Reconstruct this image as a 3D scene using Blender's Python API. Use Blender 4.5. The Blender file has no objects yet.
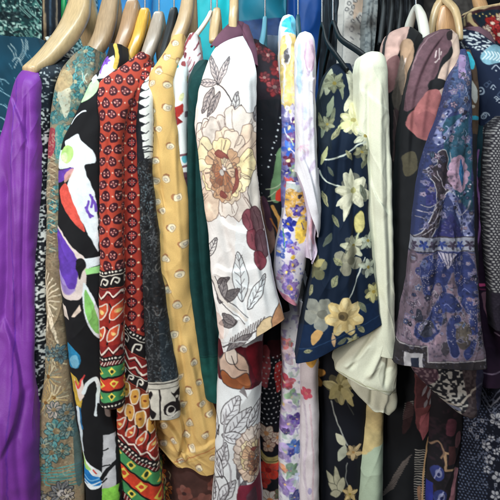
import bpy, math, random
import numpy as np

# ------------------------------------------------------------------ camera, world, lamps, exposure
F = 513.0            # focal length in photo pixels (photo is 500 px wide)
HY = 130.0           # the row of the photograph at camera height
CZ = 1.40            # camera height in metres
SC = bpy.context.scene
COL = SC.collection
cam_d = bpy.data.cameras.new('camera')
cam = bpy.data.objects.new('camera', cam_d)
COL.objects.link(cam)
cam.location = (0, 0, CZ)
cam.rotation_euler = (math.radians(90), 0, 0)
cam_d.sensor_width = 36.0
cam_d.lens = 36.0 * F / 500.0
cam_d.shift_y = -(250.0 - HY) / 500.0
cam_d.clip_start = 0.02
cam_d.clip_end = 50
SC.camera = cam

world = bpy.data.worlds.new('World')
SC.world = world
world.use_nodes = True
bgn = world.node_tree.nodes['Background']
bgn.inputs[0].default_value = (0.92, 0.95, 1.0, 1)
bgn.inputs[1].default_value = 0.10

def area(name, loc, target, sx, sy, power, col):
    l = bpy.data.lights.new(name, 'AREA')
    l.shape = 'RECTANGLE'; l.size = sx; l.size_y = sy
    l.energy = power; l.color = col
    o = bpy.data.objects.new(name, l); COL.objects.link(o)
    from mathutils import Vector
    v = Vector(target) - Vector(loc)
    o.location = loc
    o.rotation_euler = v.to_track_quat('-Z', 'Y').to_euler()
    return o
# the stall's cool tube light above the front of the rack, and an added warm fill from the left that shades the folds
area('tube_light', (-0.10, 0.22, 2.10), (-0.03, 0.86, 1.30), 0.9, 0.10, 13.0, (0.84, 0.97, 1.0))
area('rear_tube_light', (-0.35, 1.25, 2.15), (-0.2, 1.45, 1.3), 1.0, 0.10, 5.0, (0.80, 0.96, 1.0))
area('warm_fill_light', (-0.85, -0.45, 1.45), (0.02, 0.8, 1.05), 0.40, 0.6, 15.0, (1.0, 0.94, 0.88))

SC.view_settings.view_transform = 'Standard'
SC.view_settings.look = 'None'
SC.view_settings.exposure = 0.0
SC.view_settings.gamma = 1.0
SC.render.engine = 'CYCLES'
SC.cycles.max_bounces = 6

# ------------------------------------------------------------------ small maths
def P(px, py, d):
    """World point seen at photo pixel (px, py) when it stands d metres in front of the camera."""
    return ((px - 250.0) / F * d, d, CZ + (HY - py) / F * d)

def lin(c):
    c = np.asarray(c, dtype=np.float32) / 255.0
    return np.where(c <= 0.04045, c / 12.92, ((c + 0.055) / 1.055) ** 2.4)

def pchip(x, y, xi):
    x = np.asarray(x, float); y = np.asarray(y, float)
    if len(x) == 2:
        return np.interp(xi, x, y)
    h = np.diff(x); dl = np.diff(y) / h
    m = np.zeros_like(y)
    for k in range(1, len(x) - 1):
        if dl[k - 1] * dl[k] > 0:
            w1 = 2 * h[k] + h[k - 1]; w2 = h[k] + 2 * h[k - 1]
            m[k] = (w1 + w2) / (w1 / dl[k - 1] + w2 / dl[k])
    m[0] = dl[0]; m[-1] = dl[-1]
    i = np.clip(np.searchsorted(x, xi) - 1, 0, len(x) - 2)
    t = (xi - x[i]) / h[i]
    return ((1 + 2 * t) * (1 - t) ** 2 * y[i] + t * (1 - t) ** 2 * h[i] * m[i]
            + t * t * (3 - 2 * t) * y[i + 1] + t * t * (t - 1) * h[i] * m[i + 1])

def vnoise(U, V, seed):
    """Smooth value noise in -1..1 at cell coordinates U, V."""
    r = np.random.RandomState(seed).rand(64, 64).astype(np.float32) * 2 - 1
    iu = np.floor(U).astype(int); iv = np.floor(V).astype(int)
    fu = U - iu; fv = V - iv
    fu = fu * fu * (3 - 2 * fu); fv = fv * fv * (3 - 2 * fv)
    g = lambda a, b: r[b % 64, a % 64]
    return ((g(iu, iv) * (1 - fu) + g(iu + 1, iv) * fu) * (1 - fv)
            + (g(iu, iv + 1) * (1 - fu) + g(iu + 1, iv + 1) * fu) * fv)

def spline(pts, closed, n=7):
    p = np.asarray(pts, float)
    out = []
    N = len(p)
    for i in range(N if closed else N - 1):
        if closed:
            a, b, c, d = p[i - 1], p[i], p[(i + 1) % N], p[(i + 2) % N]
        else:
            a, b, c, d = p[max(i - 1, 0)], p[i], p[i + 1], p[min(i + 2, N - 1)]
        for k in range(n):
            t = k / n
            out.append(0.5 * (2 * b + (c - a) * t + (2 * a - 5 * b + 4 * c - d) * t * t + (3 * b - a - 3 * c + d) * t ** 3))
    if not closed:
        out.append(p[-1])
    return np.array(out)

# ------------------------------------------------------------------ dyeing: the print of a cloth, worked out in code
S = 4
class Print:
    """A piece of printed cloth: colours on a grid, drawn with shapes; positions in the same units as the cloth patterns below."""
    def __init__(s, x0, y0, x1, y1, base):
        s.x0, s.y0, s.x1, s.y1 = x0, y0, x1, y1
        s.w, s.h = int((x1 - x0) * S), int((y1 - y0) * S)
        s.a = np.empty((s.h, s.w, 3), np.float32); s.a[:] = base
        X, Y = s.xy(); k = (int(x0 * 7 + y0 * 3) % 50)
        s.nz = [(.6 * vnoise(X / c, Y / c, 90 + k + i) + .4 * vnoise(X / c * 2.7, Y / c * 2.7, 95 + k + i)).astype(np.float32) for i, c in enumerate((4.0, 6.5, 9.0))]
        s.var = .15; s.warp = 1.0
    def _box(s, p, pad=0.0):
        i0 = max(0, int((p[:, 0].min() - pad - s.x0) * S)); i1 = min(s.w, int((p[:, 0].max() + pad - s.x0) * S) + 2)
        j0 = max(0, int((p[:, 1].min() - pad - s.y0) * S)); j1 = min(s.h, int((p[:, 1].max() + pad - s.y0) * S) + 2)
        if i1 <= i0 or j1 <= j0:
            return None
        X = s.x0 + (np.arange(i0, i1) + .5) / S; Y = s.y0 + (np.arange(j0, j1) + .5) / S
        return i0, i1, j0, j1, X[None, :], Y[:, None]
    def _put(s, b, m, col, al):
        i0, i1, j0, j1 = b[:4]
        m = (m * al)[..., None]
        v = s.a[j0:j1, i0:i1]
        nz = s.nz[(i0 + j1) % 3][j0:j1, i0:i1, None] * (1 if (i0 + j0) % 2 else -1)
        v += (np.asarray(col, np.float32) * (1 + s.var * (.4 if min(col) > 195 else 1.0) * nz) - v) * m
    def _inside(s, p, b):
        X, Y = b[4], b[5]
        m = np.zeros((Y.shape[0], X.shape[1]), bool)
        q = np.roll(p, -1, 0)
        for (ax, ay), (bx, by) in zip(p, q):
            if ay == by:
                continue
            c = (ay > Y) != (by > Y)
            m ^= c & (X < (bx - ax) * (Y - ay) / (by - ay) + ax)
        return m.astype(np.float32)
    def fill(s, pts, col, al=1.0, line=None, lw=.7):
        p = np.asarray(pts, float); b = s._box(p)
        if b is not None:
            s._put(b, s._inside(p, b), col, al)
        if line is not None:
            s.line(list(pts) + [pts[0]], lw, line, False)
        return s
    def blob(s, pts, col, al=1.0, line=None, lw=.7):
        return s.fill(spline(pts, True), col, al, line, lw)
    def line(s, pts, w, col, smooth=True, al=1.0):
        p = spline(pts, False) if smooth and len(pts) > 2 else np.asarray(pts, float)
        b = s._box(p, w)
        if b is None:
            return s
        X, Y = b[4], b[5]
        D = np.full((Y.shape[0], X.shape[1]), 1e9, np.float32)
        for (ax, ay), (bx, by) in zip(p[:-1], p[1:]):
            dx, dy = bx - ax, by - ay
            t = np.clip(((X - ax) * dx + (Y - ay) * dy) / max(dx * dx + dy * dy, 1e-9), 0, 1)
            D = np.minimum(D, (X - ax - t * dx) ** 2 + (Y - ay - t * dy) ** 2)
        s._put(b, np.clip((w / 2 - np.sqrt(D)) * S + .5, 0, 1), col, al)
        return s
    def ell(s, x, y, rx, ry, col, rot=0, al=1.0, line=None, lw=.7):
        t = np.linspace(0, 2 * math.pi, 22, endpoint=False)
        c, n = math.cos(rot), math.sin(rot)
        p = np.stack([x + rx * np.cos(t) * c - ry * np.sin(t) * n, y + rx * np.cos(t) * n + ry * np.sin(t) * c], 1)
        return s.fill(p, col, al, line, lw)
    def rect(s, x0, y0, x1, y1, col, al=1.0):
        return s.fill([(x0, y0), (x1, y0), (x1, y1), (x0, y1)], col, al)
    def petal(s, x, y, ang, ln, wd, col, line=None, lw=.6, al=1.0, tip=.62):
        c, n = math.cos(ang), math.sin(ang)
        q = [(0, 0), (.3, .38), (tip, .5), (.92, .26), (1, 0), (.92, -.26), (tip, -.5), (.3, -.38)]
        return s.blob([(x + ln * a * c - wd * b * n, y + ln * a * n + wd * b * c) for a, b in q], col, al, line, lw)
    def flower(s, x, y, r, n, col, mid, line=None, rot=0, wide=.75, lw=.6, vary=0, midr=.26, mline=None):
        for k in range(n):
            a = rot + k * 2 * math.pi / n
            cc = np.clip(np.asarray(col, float) + random.uniform(-vary, vary), 0, 255)
            s.petal(x, y, a, r * random.uniform(.88, 1.08), r * wide, cc, line, lw)
            if line is not None and r > 6:
                s.line([(x + .3 * r * math.cos(a), y + .3 * r * math.sin(a)), (x + .75 * r * math.cos(a + .05), y + .75 * r * math.sin(a + .05))], lw * .7, line)
        return s.ell(x, y, r * midr, r * midr * .9, mid, 0, 1, mline)
    def leaf(s, x0, y0, x1, y1, w, col, line=None, vein=None, lw=.6, nv=5, al=1.0):
        dx, dy = x1 - x0, y1 - y0
        L = math.hypot(dx, dy); c, n = dx / L, dy / L
        f = lambda a, b: (x0 + a * dx - b * w * n, y0 + a * dy + b * w * c)
        s.blob([f(0, 0), f(.2, .35), f(.5, .5), (f(.8, .28)), f(1, 0), f(.8, -.28), f(.5, -.5), f(.2, -.35)], col, al, line, lw)
        if vein is not None:
            s.line([f(0, 0), f(.5, .04), f(.95, 0)], lw, vein)
            for k in range(nv):
                a = .15 + .65 * k / max(nv - 1, 1)
                s.line([f(a, 0), f(a + .13, .33 * (1 - abs(a - .45)))], lw * .75, vein)
                s.line([f(a, 0), f(a + .13, -.33 * (1 - abs(a - .45)))], lw * .75, vein)
        return s
    def xy(s):
        return s.x0 + (np.arange(s.w)[None, :] + .5) / S + np.zeros((s.h, 1)), s.y0 + (np.arange(s.h)[:, None] + .5) / S + np.zeros((1, s.w))
    def mask(s, m, col, al=1.0):
        m = (np.asarray(m, np.float32) * al)[..., None]
        s.a += (np.asarray(col, np.float32) - s.a) * m
        return s
    def mottle(s, amt, cell=6, seed=1, col=None):
        X, Y = s.xy()
        n = vnoise(X / cell, Y / cell, seed) * .6 + vnoise(X / cell * 2.3, Y / cell * 2.3, seed + 1) * .4
        if col is None:
            s.a *= (1 + amt * n)[..., None]
        else:
            s.mask(np.clip(n * 2.2 - .1, 0, 1) * amt, col)
        return s
    def speckle(s, col, size=1.4, thr=.25, seed=3, clump=12, camt=.5, al=1.0):
        X, Y = s.xy()
        n = vnoise(X / size, Y / size, seed) + camt * vnoise(X / clump, Y / clump, seed + 7)
        return s.mask(np.clip((n - thr) * 5, 0, 1), col, al)
    def done(s):
        a = s.a
        for ax in (0, 1):
            a = (np.roll(a, 1, ax) + np.roll(a, -1, ax) + a) / 3
        s.lin = lin(np.clip(a, 0, 255)).astype(np.float32)
        return s
    def sample(s, px, py):
        wx = s.warp * (.6 * vnoise(px / 5.3, py / 5.3, 41) + .16 * vnoise(px / 1.9, py / 1.9, 43))
        wy = s.warp * (.6 * vnoise(px / 5.3, py / 5.3, 42) + .16 * vnoise(px / 1.9, py / 1.9, 44))
        fx = (px + wx - s.x0) * S - .5; fy = (py + wy - s.y0) * S - .5
        W, H = s.w - 1, s.h - 1
        fx = np.abs(np.mod(fx + W, 2 * W) - W); fy = np.abs(np.mod(fy + H, 2 * H) - H)
        i = np.clip(fx.astype(int), 0, W - 1); j = np.clip(fy.astype(int), 0, H - 1)
        u = (fx - i)[..., None]; v = (fy - j)[..., None]
        A = s.lin
        return (A[j, i] * (1 - u) + A[j, i + 1] * u) * (1 - v) + (A[j + 1, i] * (1 - u) + A[j + 1, i + 1] * u) * v

# ------------------------------------------------------------------ materials
def cloth_mat(name, rough=.78, sheen=.03, weave=.12, spec=.18, thread=1500.0):
    m = bpy.data.materials.new(name); m.use_nodes = True
    nt = m.node_tree; N = nt.nodes; L = nt.links
    b = N['Principled BSDF']
    at = N.new('ShaderNodeAttribute'); at.attribute_name = 'print'
    tc = N.new('ShaderNodeTexCoord')
    n1 = N.new('ShaderNodeTexNoise'); n1.inputs['Scale'].default_value = 700; n1.inputs['Detail'].default_value = 2
    L.new(tc.outputs['Object'], n1.inputs['Vector'])
    mr = N.new('ShaderNodeMapRange'); mr.inputs['From Min'].default_value = .25; mr.inputs['From Max'].default_value = .75
    mr.inputs['To Min'].default_value = .93; mr.inputs['To Max'].default_value = 1.06
    L.new(n1.outputs['Fac'], mr.inputs['Value'])
    mx = N.new('ShaderNodeMix'); mx.data_type = 'RGBA'; mx.blend_type = 'MULTIPLY'; mx.inputs['Factor'].default_value = 1
    L.new(at.outputs['Color'], mx.inputs['A']); L.new(mr.outputs['Result'], mx.inputs['B'])
    L.new(mx.outputs['Result'], b.inputs['Base Color'])
    b.inputs['Roughness'].default_value = rough
    b.inputs['Specular IOR Level'].default_value = spec
    b.inputs['Sheen Weight'].default_value = sheen
    b.inputs['Sheen Roughness'].default_value = .5
    n2 = N.new('ShaderNodeTexNoise'); n2.inputs['Scale'].default_value = 420; n2.inputs['Detail'].default_value = 2
    L.new(tc.outputs['Object'], n2.inputs['Vector'])
    bp = N.new('ShaderNodeBump'); bp.inputs['Strength'].default_value = weave; bp.inputs['Distance'].default_value = .0012
    L.new(n2.outputs['Fac'], bp.inputs['Height']); L.new(bp.outputs['Normal'], b.inputs['Normal'])
    return m
COTTON = cloth_mat('printed_cotton')
VISCOSE = cloth_mat('printed_viscose', .6, .03, .08, .25)
SATIN = cloth_mat('satin', .54, .08, .12, .42)
CHIFFON = cloth_mat('chiffon', .7, .2, .15)

def solid(name, col, rough=.5, metal=0, bump=0, scale=30, var=.0, grain=False, coat=0):
    m = bpy.data.materials.new(name); m.use_nodes = True
    nt = m.node_tree; N = nt.nodes; L = nt.links
    b = N['Principled BSDF']; c = lin(col)
    b.inputs['Roughness'].default_value = rough; b.inputs['Metallic'].default_value = metal
    b.inputs['Coat Weight'].default_value = coat; b.inputs['Coat Roughness'].default_value = .2
    tc = N.new('ShaderNodeTexCoord'); n = N.new('ShaderNodeTexNoise'); n.inputs['Scale'].default_value = scale; n.inputs['Detail'].default_value = 5
    v = tc.outputs['Object']
    if grain:
        mp = N.new('ShaderNodeMapping'); mp.inputs['Scale'].default_value = (9, .45, 1.0)
        L.new(v, mp.inputs['Vector']); v = mp.outputs['Vector']
    L.new(v, n.inputs['Vector'])
    r = N.new('ShaderNodeValToRGB')
    r.color_ramp.elements[0].position = .3; r.color_ramp.elements[1].position = .7
    r.color_ramp.elements[0].color = (*(c * (1 - var)), 1); r.color_ramp.elements[1].color = (*np.minimum(c * (1 + var), 1), 1)
    L.new(n.outputs['Fac'], r.inputs['Fac']); L.new(r.outputs['Color'], b.inputs['Base Color'])
    if bump:
        bp = N.new('ShaderNodeBump'); bp.inputs['Strength'].default_value = bump; bp.inputs['Distance'].default_value = .003
        L.new(n.outputs['Fac'], bp.inputs['Height']); L.new(bp.outputs['Normal'], b.inputs['Normal'])
    return m
STEEL = solid('hook_steel', (190, 190, 195), .3, 1, 0, 40, .1)

# ------------------------------------------------------------------ object helpers
def mesh_obj(name, V, Q, mat, parent=None, col=None):
    V = np.asarray(V, np.float32); Q = np.asarray(Q, np.int32)
    me = bpy.data.meshes.new(name)
    me.vertices.add(len(V)); me.vertices.foreach_set('co', V.ravel())
    me.loops.add(Q.size); me.loops.foreach_set('vertex_index', Q.ravel())
    k = Q.shape[1]
    me.polygons.add(len(Q))
    me.polygons.foreach_set('loop_start', np.arange(0, Q.size, k, dtype=np.int32))
    me.polygons.foreach_set('loop_total', np.full(len(Q), k, np.int32))
    me.polygons.foreach_set('use_smooth', np.ones(len(Q), bool))
    if col is not None:
        at = me.color_attributes.new('print', 'FLOAT_COLOR', 'POINT')
        c4 = np.ones((len(V), 4), np.float32); c4[:, :3] = col
        at.data.foreach_set('color', c4.ravel())
    me.update(calc_edges=True); me.validate()
    me.materials.append(mat)
    o = bpy.data.objects.new(name, me); COL.objects.link(o)
    if parent is not None:
        o.parent = parent
        o.matrix_parent_inverse = parent.matrix_basis.inverted()
    return o

def thing(name, label, cat, loc, group=None):
    o = bpy.data.objects.new(name, None); COL.objects.link(o)
    o.empty_display_size = .02
    o.location = loc; o['label'] = label; o['category'] = cat
    if not group:
        group = {'hanger': 'hangers on the rail', 'clothes rail': None}.get(cat, 'garments hanging behind' if loc[1] > .945 else 'garments in the front row')
    if group:
        o['group'] = group
    return o

def grid_quads(nr, nc, wrap=False):
    i = np.arange(nr - 1)[:, None] * nc
    if wrap:
        j = np.arange(nc)[None, :]; j2 = (j + 1) % nc
    else:
        j = np.arange(nc - 1)[None, :]; j2 = j + 1
    return np.stack([i + j, i + j2, i + nc + j2, i + nc + j], -1).reshape(-1, 4)

RES = 0.5
def drape(parent, name, L, R, pr, d=.80, deep=.06, fold=.003, nf=2.2, seed=1, mat=None, res=1.0, wr=.0012, bulge=1.0, hemw=0.0, pinch=None, topfold=.35, step=.004, diag=0.0, crease=1.0, creases=(), ew=.8):
    """A hanging piece of cloth between a left and a right edge (points x, y and, if given, distance), rounded
    towards the viewer, with walls running back on both sides, vertical folds and a turned hem."""
    L = [(p[0], p[1], p[2] if len(p) > 2 else d) for p in L]; R = [(p[0], p[1], p[2] if len(p) > 2 else d) for p in R]
    L = np.array(L, float); R = np.array(R, float)
    H = max(L[-1, 1] - L[0, 1], R[-1, 1] - R[0, 1])
    nr = max(6, int(H / (RES * res)))
    v = np.linspace(0, 1, nr)
    e = []
    for A in (L, R):
        k = (A[:, 1] - A[0, 1]) / (A[-1, 1] - A[0, 1])
        e.append([pchip(k, A[:, c], v) for c in range(3)])
    (lx, ly, ld), (rx, ry, rd) = e
    kw = max(1, int(16 / (RES * res)))
    g = np.exp(-.5 * (np.arange(-kw, kw + 1) / (kw * .5)) ** 2); g /= g.sum()
    ld, rd = [np.convolve(np.concatenate([2 * q[0] - q[kw:0:-1], q, 2 * q[-1] - q[-2:-kw - 2:-1]]), g, 'valid') if nr > kw + 2 else q for q in (ld, rd)]
    lx = lx + ew * (vnoise(ly / 26, ly * 0 + .5, seed + 21) + .5 * vnoise(ly / 9, ly * 0 + .5, seed + 22)); rx = rx + ew * (vnoise(ry / 24, ry * 0 + .5, seed + 23) + .5 * vnoise(ry / 8, ry * 0 + .5, seed + 24))
    wmax = float(np.max(rx - lx))
    nc = max(8, int(wmax * 1.15 / (RES * res)))
    nw = max(2, int(deep / step))
    phi = np.linspace(-math.pi / 2, math.pi / 2, nc)
    s = (np.sin(phi) + 1) / 2
    t = np.linspace(0, 1, nw + 1)[1:]
    # columns: left wall (back to front), front, right wall (front to back)
    sc = np.concatenate([np.zeros(nw), s, np.ones(nw)])
    tc = np.concatenate([t[::-1], np.zeros(nc), t]) * deep
    bc = np.concatenate([np.ones(nw), 1 - np.cos(phi), np.ones(nw)])
    nx = np.concatenate([-np.ones(nw), np.sin(phi), np.ones(nw)])
    ny = np.concatenate([np.zeros(nw), -np.cos(phi), np.zeros(nw)])
    sv = sc[None, :]; vv = v[:, None]
    px = lx[:, None] * (1 - sv) + rx[:, None] * sv
    py = ly[:, None] * (1 - sv) + ry[:, None] * sv
    dp = ld[:, None] * (1 - sv) + rd[:, None] * sv
    if hemw:
        py = py + hemw * vv ** 6 * np.sin(sv * 9.0 + seed)
    py = py + .7 * vv ** 8 * vnoise(px / 8, px * 0 + .5, seed + 25)
    hw = (rx - lx)[:, None] / 2 * dp / F
    bl = np.minimum(hw * bulge, .016)
    X = (px - 250) / F * (dp + bl)
    Z = CZ + (HY - py) / F * (dp + bl)
    Y = dp + bl * bc[None, :] + tc[None, :]
    Z = Z + 0 * Y
    # folds: long vertical undulations plus smaller wrinkles, along the surface normal
    arc = (np.concatenate([-t[::-1] * deep, (phi / math.pi + .5) * 0, t * deep]))
    wpx = (rx - lx)[:, None] * .8 / F * 1.2
    U = np.concatenate([-t[::-1] * deep, np.zeros(nc), t * deep])[None, :] + np.concatenate([np.zeros(nw), (phi / math.pi + .5), np.ones(nw)])[None, :] * wpx
    cell = wmax * .8 / F / nf
    hgt = (H * .8 / F)
    amp = fold * (topfold + (1 - topfold) * vv)
    drift = diag * vv * hgt / cell
    fo = vnoise(U / cell + 7.3 + drift + .35 * vnoise(vv * 3 + 0 * U, U / cell * .5, seed + 5), vv * hgt / .20 + 3.1, seed)
    fo = fo * 1.3 + .45 * vnoise(U / cell * 2.1 + drift * 2, vv * hgt / .13 + 9, seed + 1)
    w2 = vnoise(U / .018 + vv * hgt / .03, vv * hgt / .035, seed + 2) + .6 * vnoise(U / .009 - vv * hgt / .02, vv * hgt / .02, seed + 3)
    sk = vv * hgt
    c1 = 1 - np.abs(vnoise(U / .030 + sk / .11 + 3, sk / .13 - U / .09, seed + 11)); c2 = 1 - np.abs(vnoise(U / .024 - sk / .07 + 5, sk / .09 + U / .07, seed + 12))
    gate = np.clip(vnoise(U / .05, sk / .10 + 2, seed + 13) + .35, 0, 1)
    dsp = amp * fo * 1.6 + wr * w2 * .6 + (crease * (.25 * fold + .0009)) * (c1 ** 7 + .8 * c2 ** 9) * gate
    for pts, am, wd, kind in creases:
        am = am * 1.35
        q = spline(pts, False, 4) if len(pts) > 2 else np.asarray(pts, float)
        D = np.full(px.shape, 1e9); SG = np.zeros(px.shape); T = np.zeros(px.shape)
        for i_, ((ax, ay), (bx, by)) in enumerate(zip(q[:-1], q[1:])):
            dx, dy = bx - ax, by - ay
            tt = ((px - ax) * dx + (py - ay) * dy) / (dx * dx + dy * dy); tk = np.clip(tt, 0, 1)
            dd = np.hypot(px - ax - tk * dx, py - ay - tk * dy)
            m_ = dd < D
            D = np.where(m_, dd, D); SG = np.where(m_, np.sign(dx * (py - ay) - dy * (px - ax)), SG); T = np.where(m_, (i_ + tk) / (len(q) - 1), T)
        env = np.clip(np.minimum(T, 1 - T) * 5, 0, 1)
        env = env * env * (3 - 2 * env)
        if kind == 'v':
            dsp = dsp - am * .001 * env * np.exp(-(D / wd) ** 2)
        elif kind == 'r':
            dsp = dsp + am * .001 * env * np.exp(-(D / wd) ** 2)
        else:       # a step: one side lies over the other
            dsp = dsp + am * .001 * env * np.tanh(SG * D / (wd * .35)) * np.exp(-(D / (wd * 4)) ** 2)
    # keep the outline where it is: less displacement sideways than towards the viewer
    X = X + nx[None, :] * dsp * .55
    Y = Y + ny[None, :] * dsp * 1.25
    upx = np.concatenate([-t[::-1] * deep * F / d, np.zeros(nc), t * deep * F / d])[None, :]
    C = pr.sample(px + upx, py)
    # top closing row and a turned hem
    cx = X[:1].mean(1, keepdims=True)
    top = np.stack([cx + (X[:1] - cx) * .25, Y[:1] + .004, Z[:1] + .0006], -1)
    body = np.stack([X, Y, Z], -1)
    k = max(1, int(4 / (RES * res)))
    ins = np.stack([X[-1:] - nx * .0016, Y[-1:] - ny * .0016, Z[-1:] + .0005], -1)
    ins2 = np.stack([X[-k:-k + 1] - nx * .002, Y[-k:-k + 1] - ny * .002, Z[-k:-k + 1]], -1)
    G = np.concatenate([top, body, ins, ins2], 0)
    CC = np.concatenate([C[:1], C, C[-1:], C[-1:]], 0)
    n, m = G.shape[:2]
    return mesh_obj(name, G.reshape(-1, 3), grid_quads(n, m), mat or COTTON, parent, CC.reshape(-1, 3))

def torso(parent, pr, px, py, d, width, bottom=.50, depth=.34, drop=.03, rise=.20, pyref=200, seed=1, mat=None, name='body'):
    """The rest of a garment behind its sleeve: a flat bag of cloth running back from the shoulder."""
    x0, y0, z0 = P(px, py, d)
    z0 -= drop
    n = 30
    th = np.linspace(0, 2 * math.pi, 2 * n, endpoint=False)
    ex = np.sign(np.cos(th)) * np.abs(np.cos(th)) ** .6; ey = np.sign(np.sin(th)) * np.abs(np.sin(th)) ** .6
    tt = (ey + 1) / 2 * depth
    hw = width / 2
    prof = rise * np.minimum(tt, depth - tt) - .05 * np.exp(-((tt - depth / 2) / .05) ** 2)
    rows = 60
    v = np.linspace(0, 1, rows)[:, None]
    zt = z0 + prof[None, :]
    Z = zt + (bottom - zt) * v
    sw = 1 + .25 * v
    fo = vnoise(tt[None, :] / .035 + ex[None, :] * 2 + 5, v * 3 + 0 * tt[None, :], seed) * .004 * (.3 + v)
    X = x0 + ex[None, :] * hw * np.minimum(1, .25 + v * 9) * sw + fo
    Y = y0 + tt[None, :] + 0 * v
    pxr = px + ex[None, :] * hw * F / d + tt[None, :] * F / d * np.sign(ex[None, :]) + 0 * v
    pyr = HY + (CZ - Z) / d * F
    C = pr.sample(pxr, pyr)
    G = np.stack([X, Y, Z], -1)
    return mesh_obj(name, G.reshape(-1, 3), grid_quads(rows, 2 * n, True), mat or COTTON, parent, C.reshape(-1, 3))

def loft(name, pts, rad, mat, parent, seg=20, cap=True, sq=1.0):
    """A rod along 3-D points with an elliptical section: rad = [(half width, half height), ...]."""
    pts = np.asarray(pts, float); rad = np.asarray(rad, float)
    k = np.linspace(0, len(pts) - 1, (len(pts) - 1) * 6 + 1)
    q = spline(pts, False, 6); rr = np.stack([np.interp(k, np.arange(len(pts)), rad[:, c]) for c in (0, 1)], 1)
    tg = np.gradient(q, axis=0); tg /= np.linalg.norm(tg, axis=1)[:, None] + 1e-9
    up = np.array([1.0, 0, 0])
    side = up[None, :] - (tg @ up)[:, None] * tg
    ln = np.linalg.norm(side, axis=1)[:, None]
    side = np.where(ln > .2, side / np.maximum(ln, 1e-6), np.array([[0, 1.0, 0]]))
    nrm = np.cross(tg, side)
    th = np.linspace(0, 2 * math.pi, seg, endpoint=False)
    rings = []
    if cap:
        q = np.concatenate([q[:1] - tg[:1] * rr[0, 1] * .25, q, q[-1:] + tg[-1:] * rr[-1, 1] * .25]); side = np.concatenate([side[:1], side, side[-1:]]); nrm = np.concatenate([nrm[:1], nrm, nrm[-1:]])
        rr = np.concatenate([rr[:1] * .6, rr, rr[-1:] * .6])
    for a, sd, nm, r in zip(q, side, nrm, rr):
        ce, se = np.cos(th), np.sin(th)
        ce = np.sign(ce) * np.abs(ce) ** sq; se = np.sign(se) * np.abs(se) ** sq
        rings.append(a + ce[:, None] * sd * r[0] + se[:, None] * nm * r[1])
    G = np.array(rings); n = len(G)
    V = np.concatenate([G.reshape(-1, 3), q[:1], q[-1:]])
    Q = grid_quads(n, seg, True)
    a = n * seg; j = np.arange(seg); j2 = (j + 1) % seg
    c0 = np.stack([np.full(seg, a), j2, j, j], 1); c1 = np.stack([np.full(seg, a + 1), (n - 1) * seg + j, (n - 1) * seg + j2, (n - 1) * seg + j2], 1)
    me = bpy.data.meshes.new(name)
    me.from_pydata([tuple(x) for x in V], [], [tuple(int(i) for i in f) for f in Q] + [(int(f[0]), int(f[1]), int(f[2])) for f in c0] + [(int(f[0]), int(f[1]), int(f[2])) for f in c1])
    me.polygons.foreach_set('use_smooth', np.ones(len(me.polygons), bool))
    me.materials.append(mat)
    o = bpy.data.objects.new(name, me); COL.objects.link(o)
    if parent is not None:
        o.parent = parent; o.matrix_parent_inverse = parent.matrix_basis.inverted()
    return o

RAIL_Z, RAIL_Y = 1.735, 1.0
def hanger(label, arm, rad, mat, hook=STEEL, back=True, group=None, hookr=.0017, armname='arm', sq=.72):
    """arm: (px, py, distance) from the shoulder tip up to the neck; the far arm mirrors the near one."""
    pts = [P(*a) for a in arm]
    nk = pts[-1]
    r = [(a / 2 / F * .84, b / 2 / F * .86) for a, b in rad]
    t = thing('hanger', label, 'hanger', nk, group)
    al = list(pts); rl = list(r)
    if back:
        for p_, r_ in list(zip(pts, r))[-2::-1]:
            al.append((nk[0], 2 * nk[1] - p_[1], p_[2])); rl.append(r_)
    loft(armname, al, rl, mat, t, sq=sq)
    x, y, z = nk
    hp = [(x, y, z - .004), (x, y, z + .02), (x, RAIL_Y, RAIL_Z - .035)]
    for k in range(9):
        a = -math.pi / 2 + k * math.pi * 1.4 / 8
        hp.append((x, RAIL_Y + .0145 * math.cos(a), RAIL_Z + .0145 * math.sin(a)))
    loft('hook', hp, [(hookr, hookr)] * len(hp), hook, t, 8)
    return t

# ================================================================== the setting and the rail
rng = np.random.RandomState(5)
random.seed(11)

def plane(name, V, mat, sub=2):
    return mesh_obj(name, V, [(0, 1, 2, 3)], mat)
DARK = solid('gap_dark', (30, 31, 34), .9, 0, .1, 8, .15)
FLOORM = solid('floor_grey', (96, 92, 88), .6, 0, .1, 6, .15)
o = plane('floor', [(-4, -3, 0), (4, -3, 0), (4, 4, 0), (-4, 4, 0)], FLOORM); o['kind'] = 'structure'
o = plane('backdrop', [(-4, 2.2, 0), (4, 2.2, 0), (4, 2.2, 3), (-4, 2.2, 3)], DARK); o['kind'] = 'structure'  # dark sheet added to supply the blackness in the gaps between garments

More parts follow.
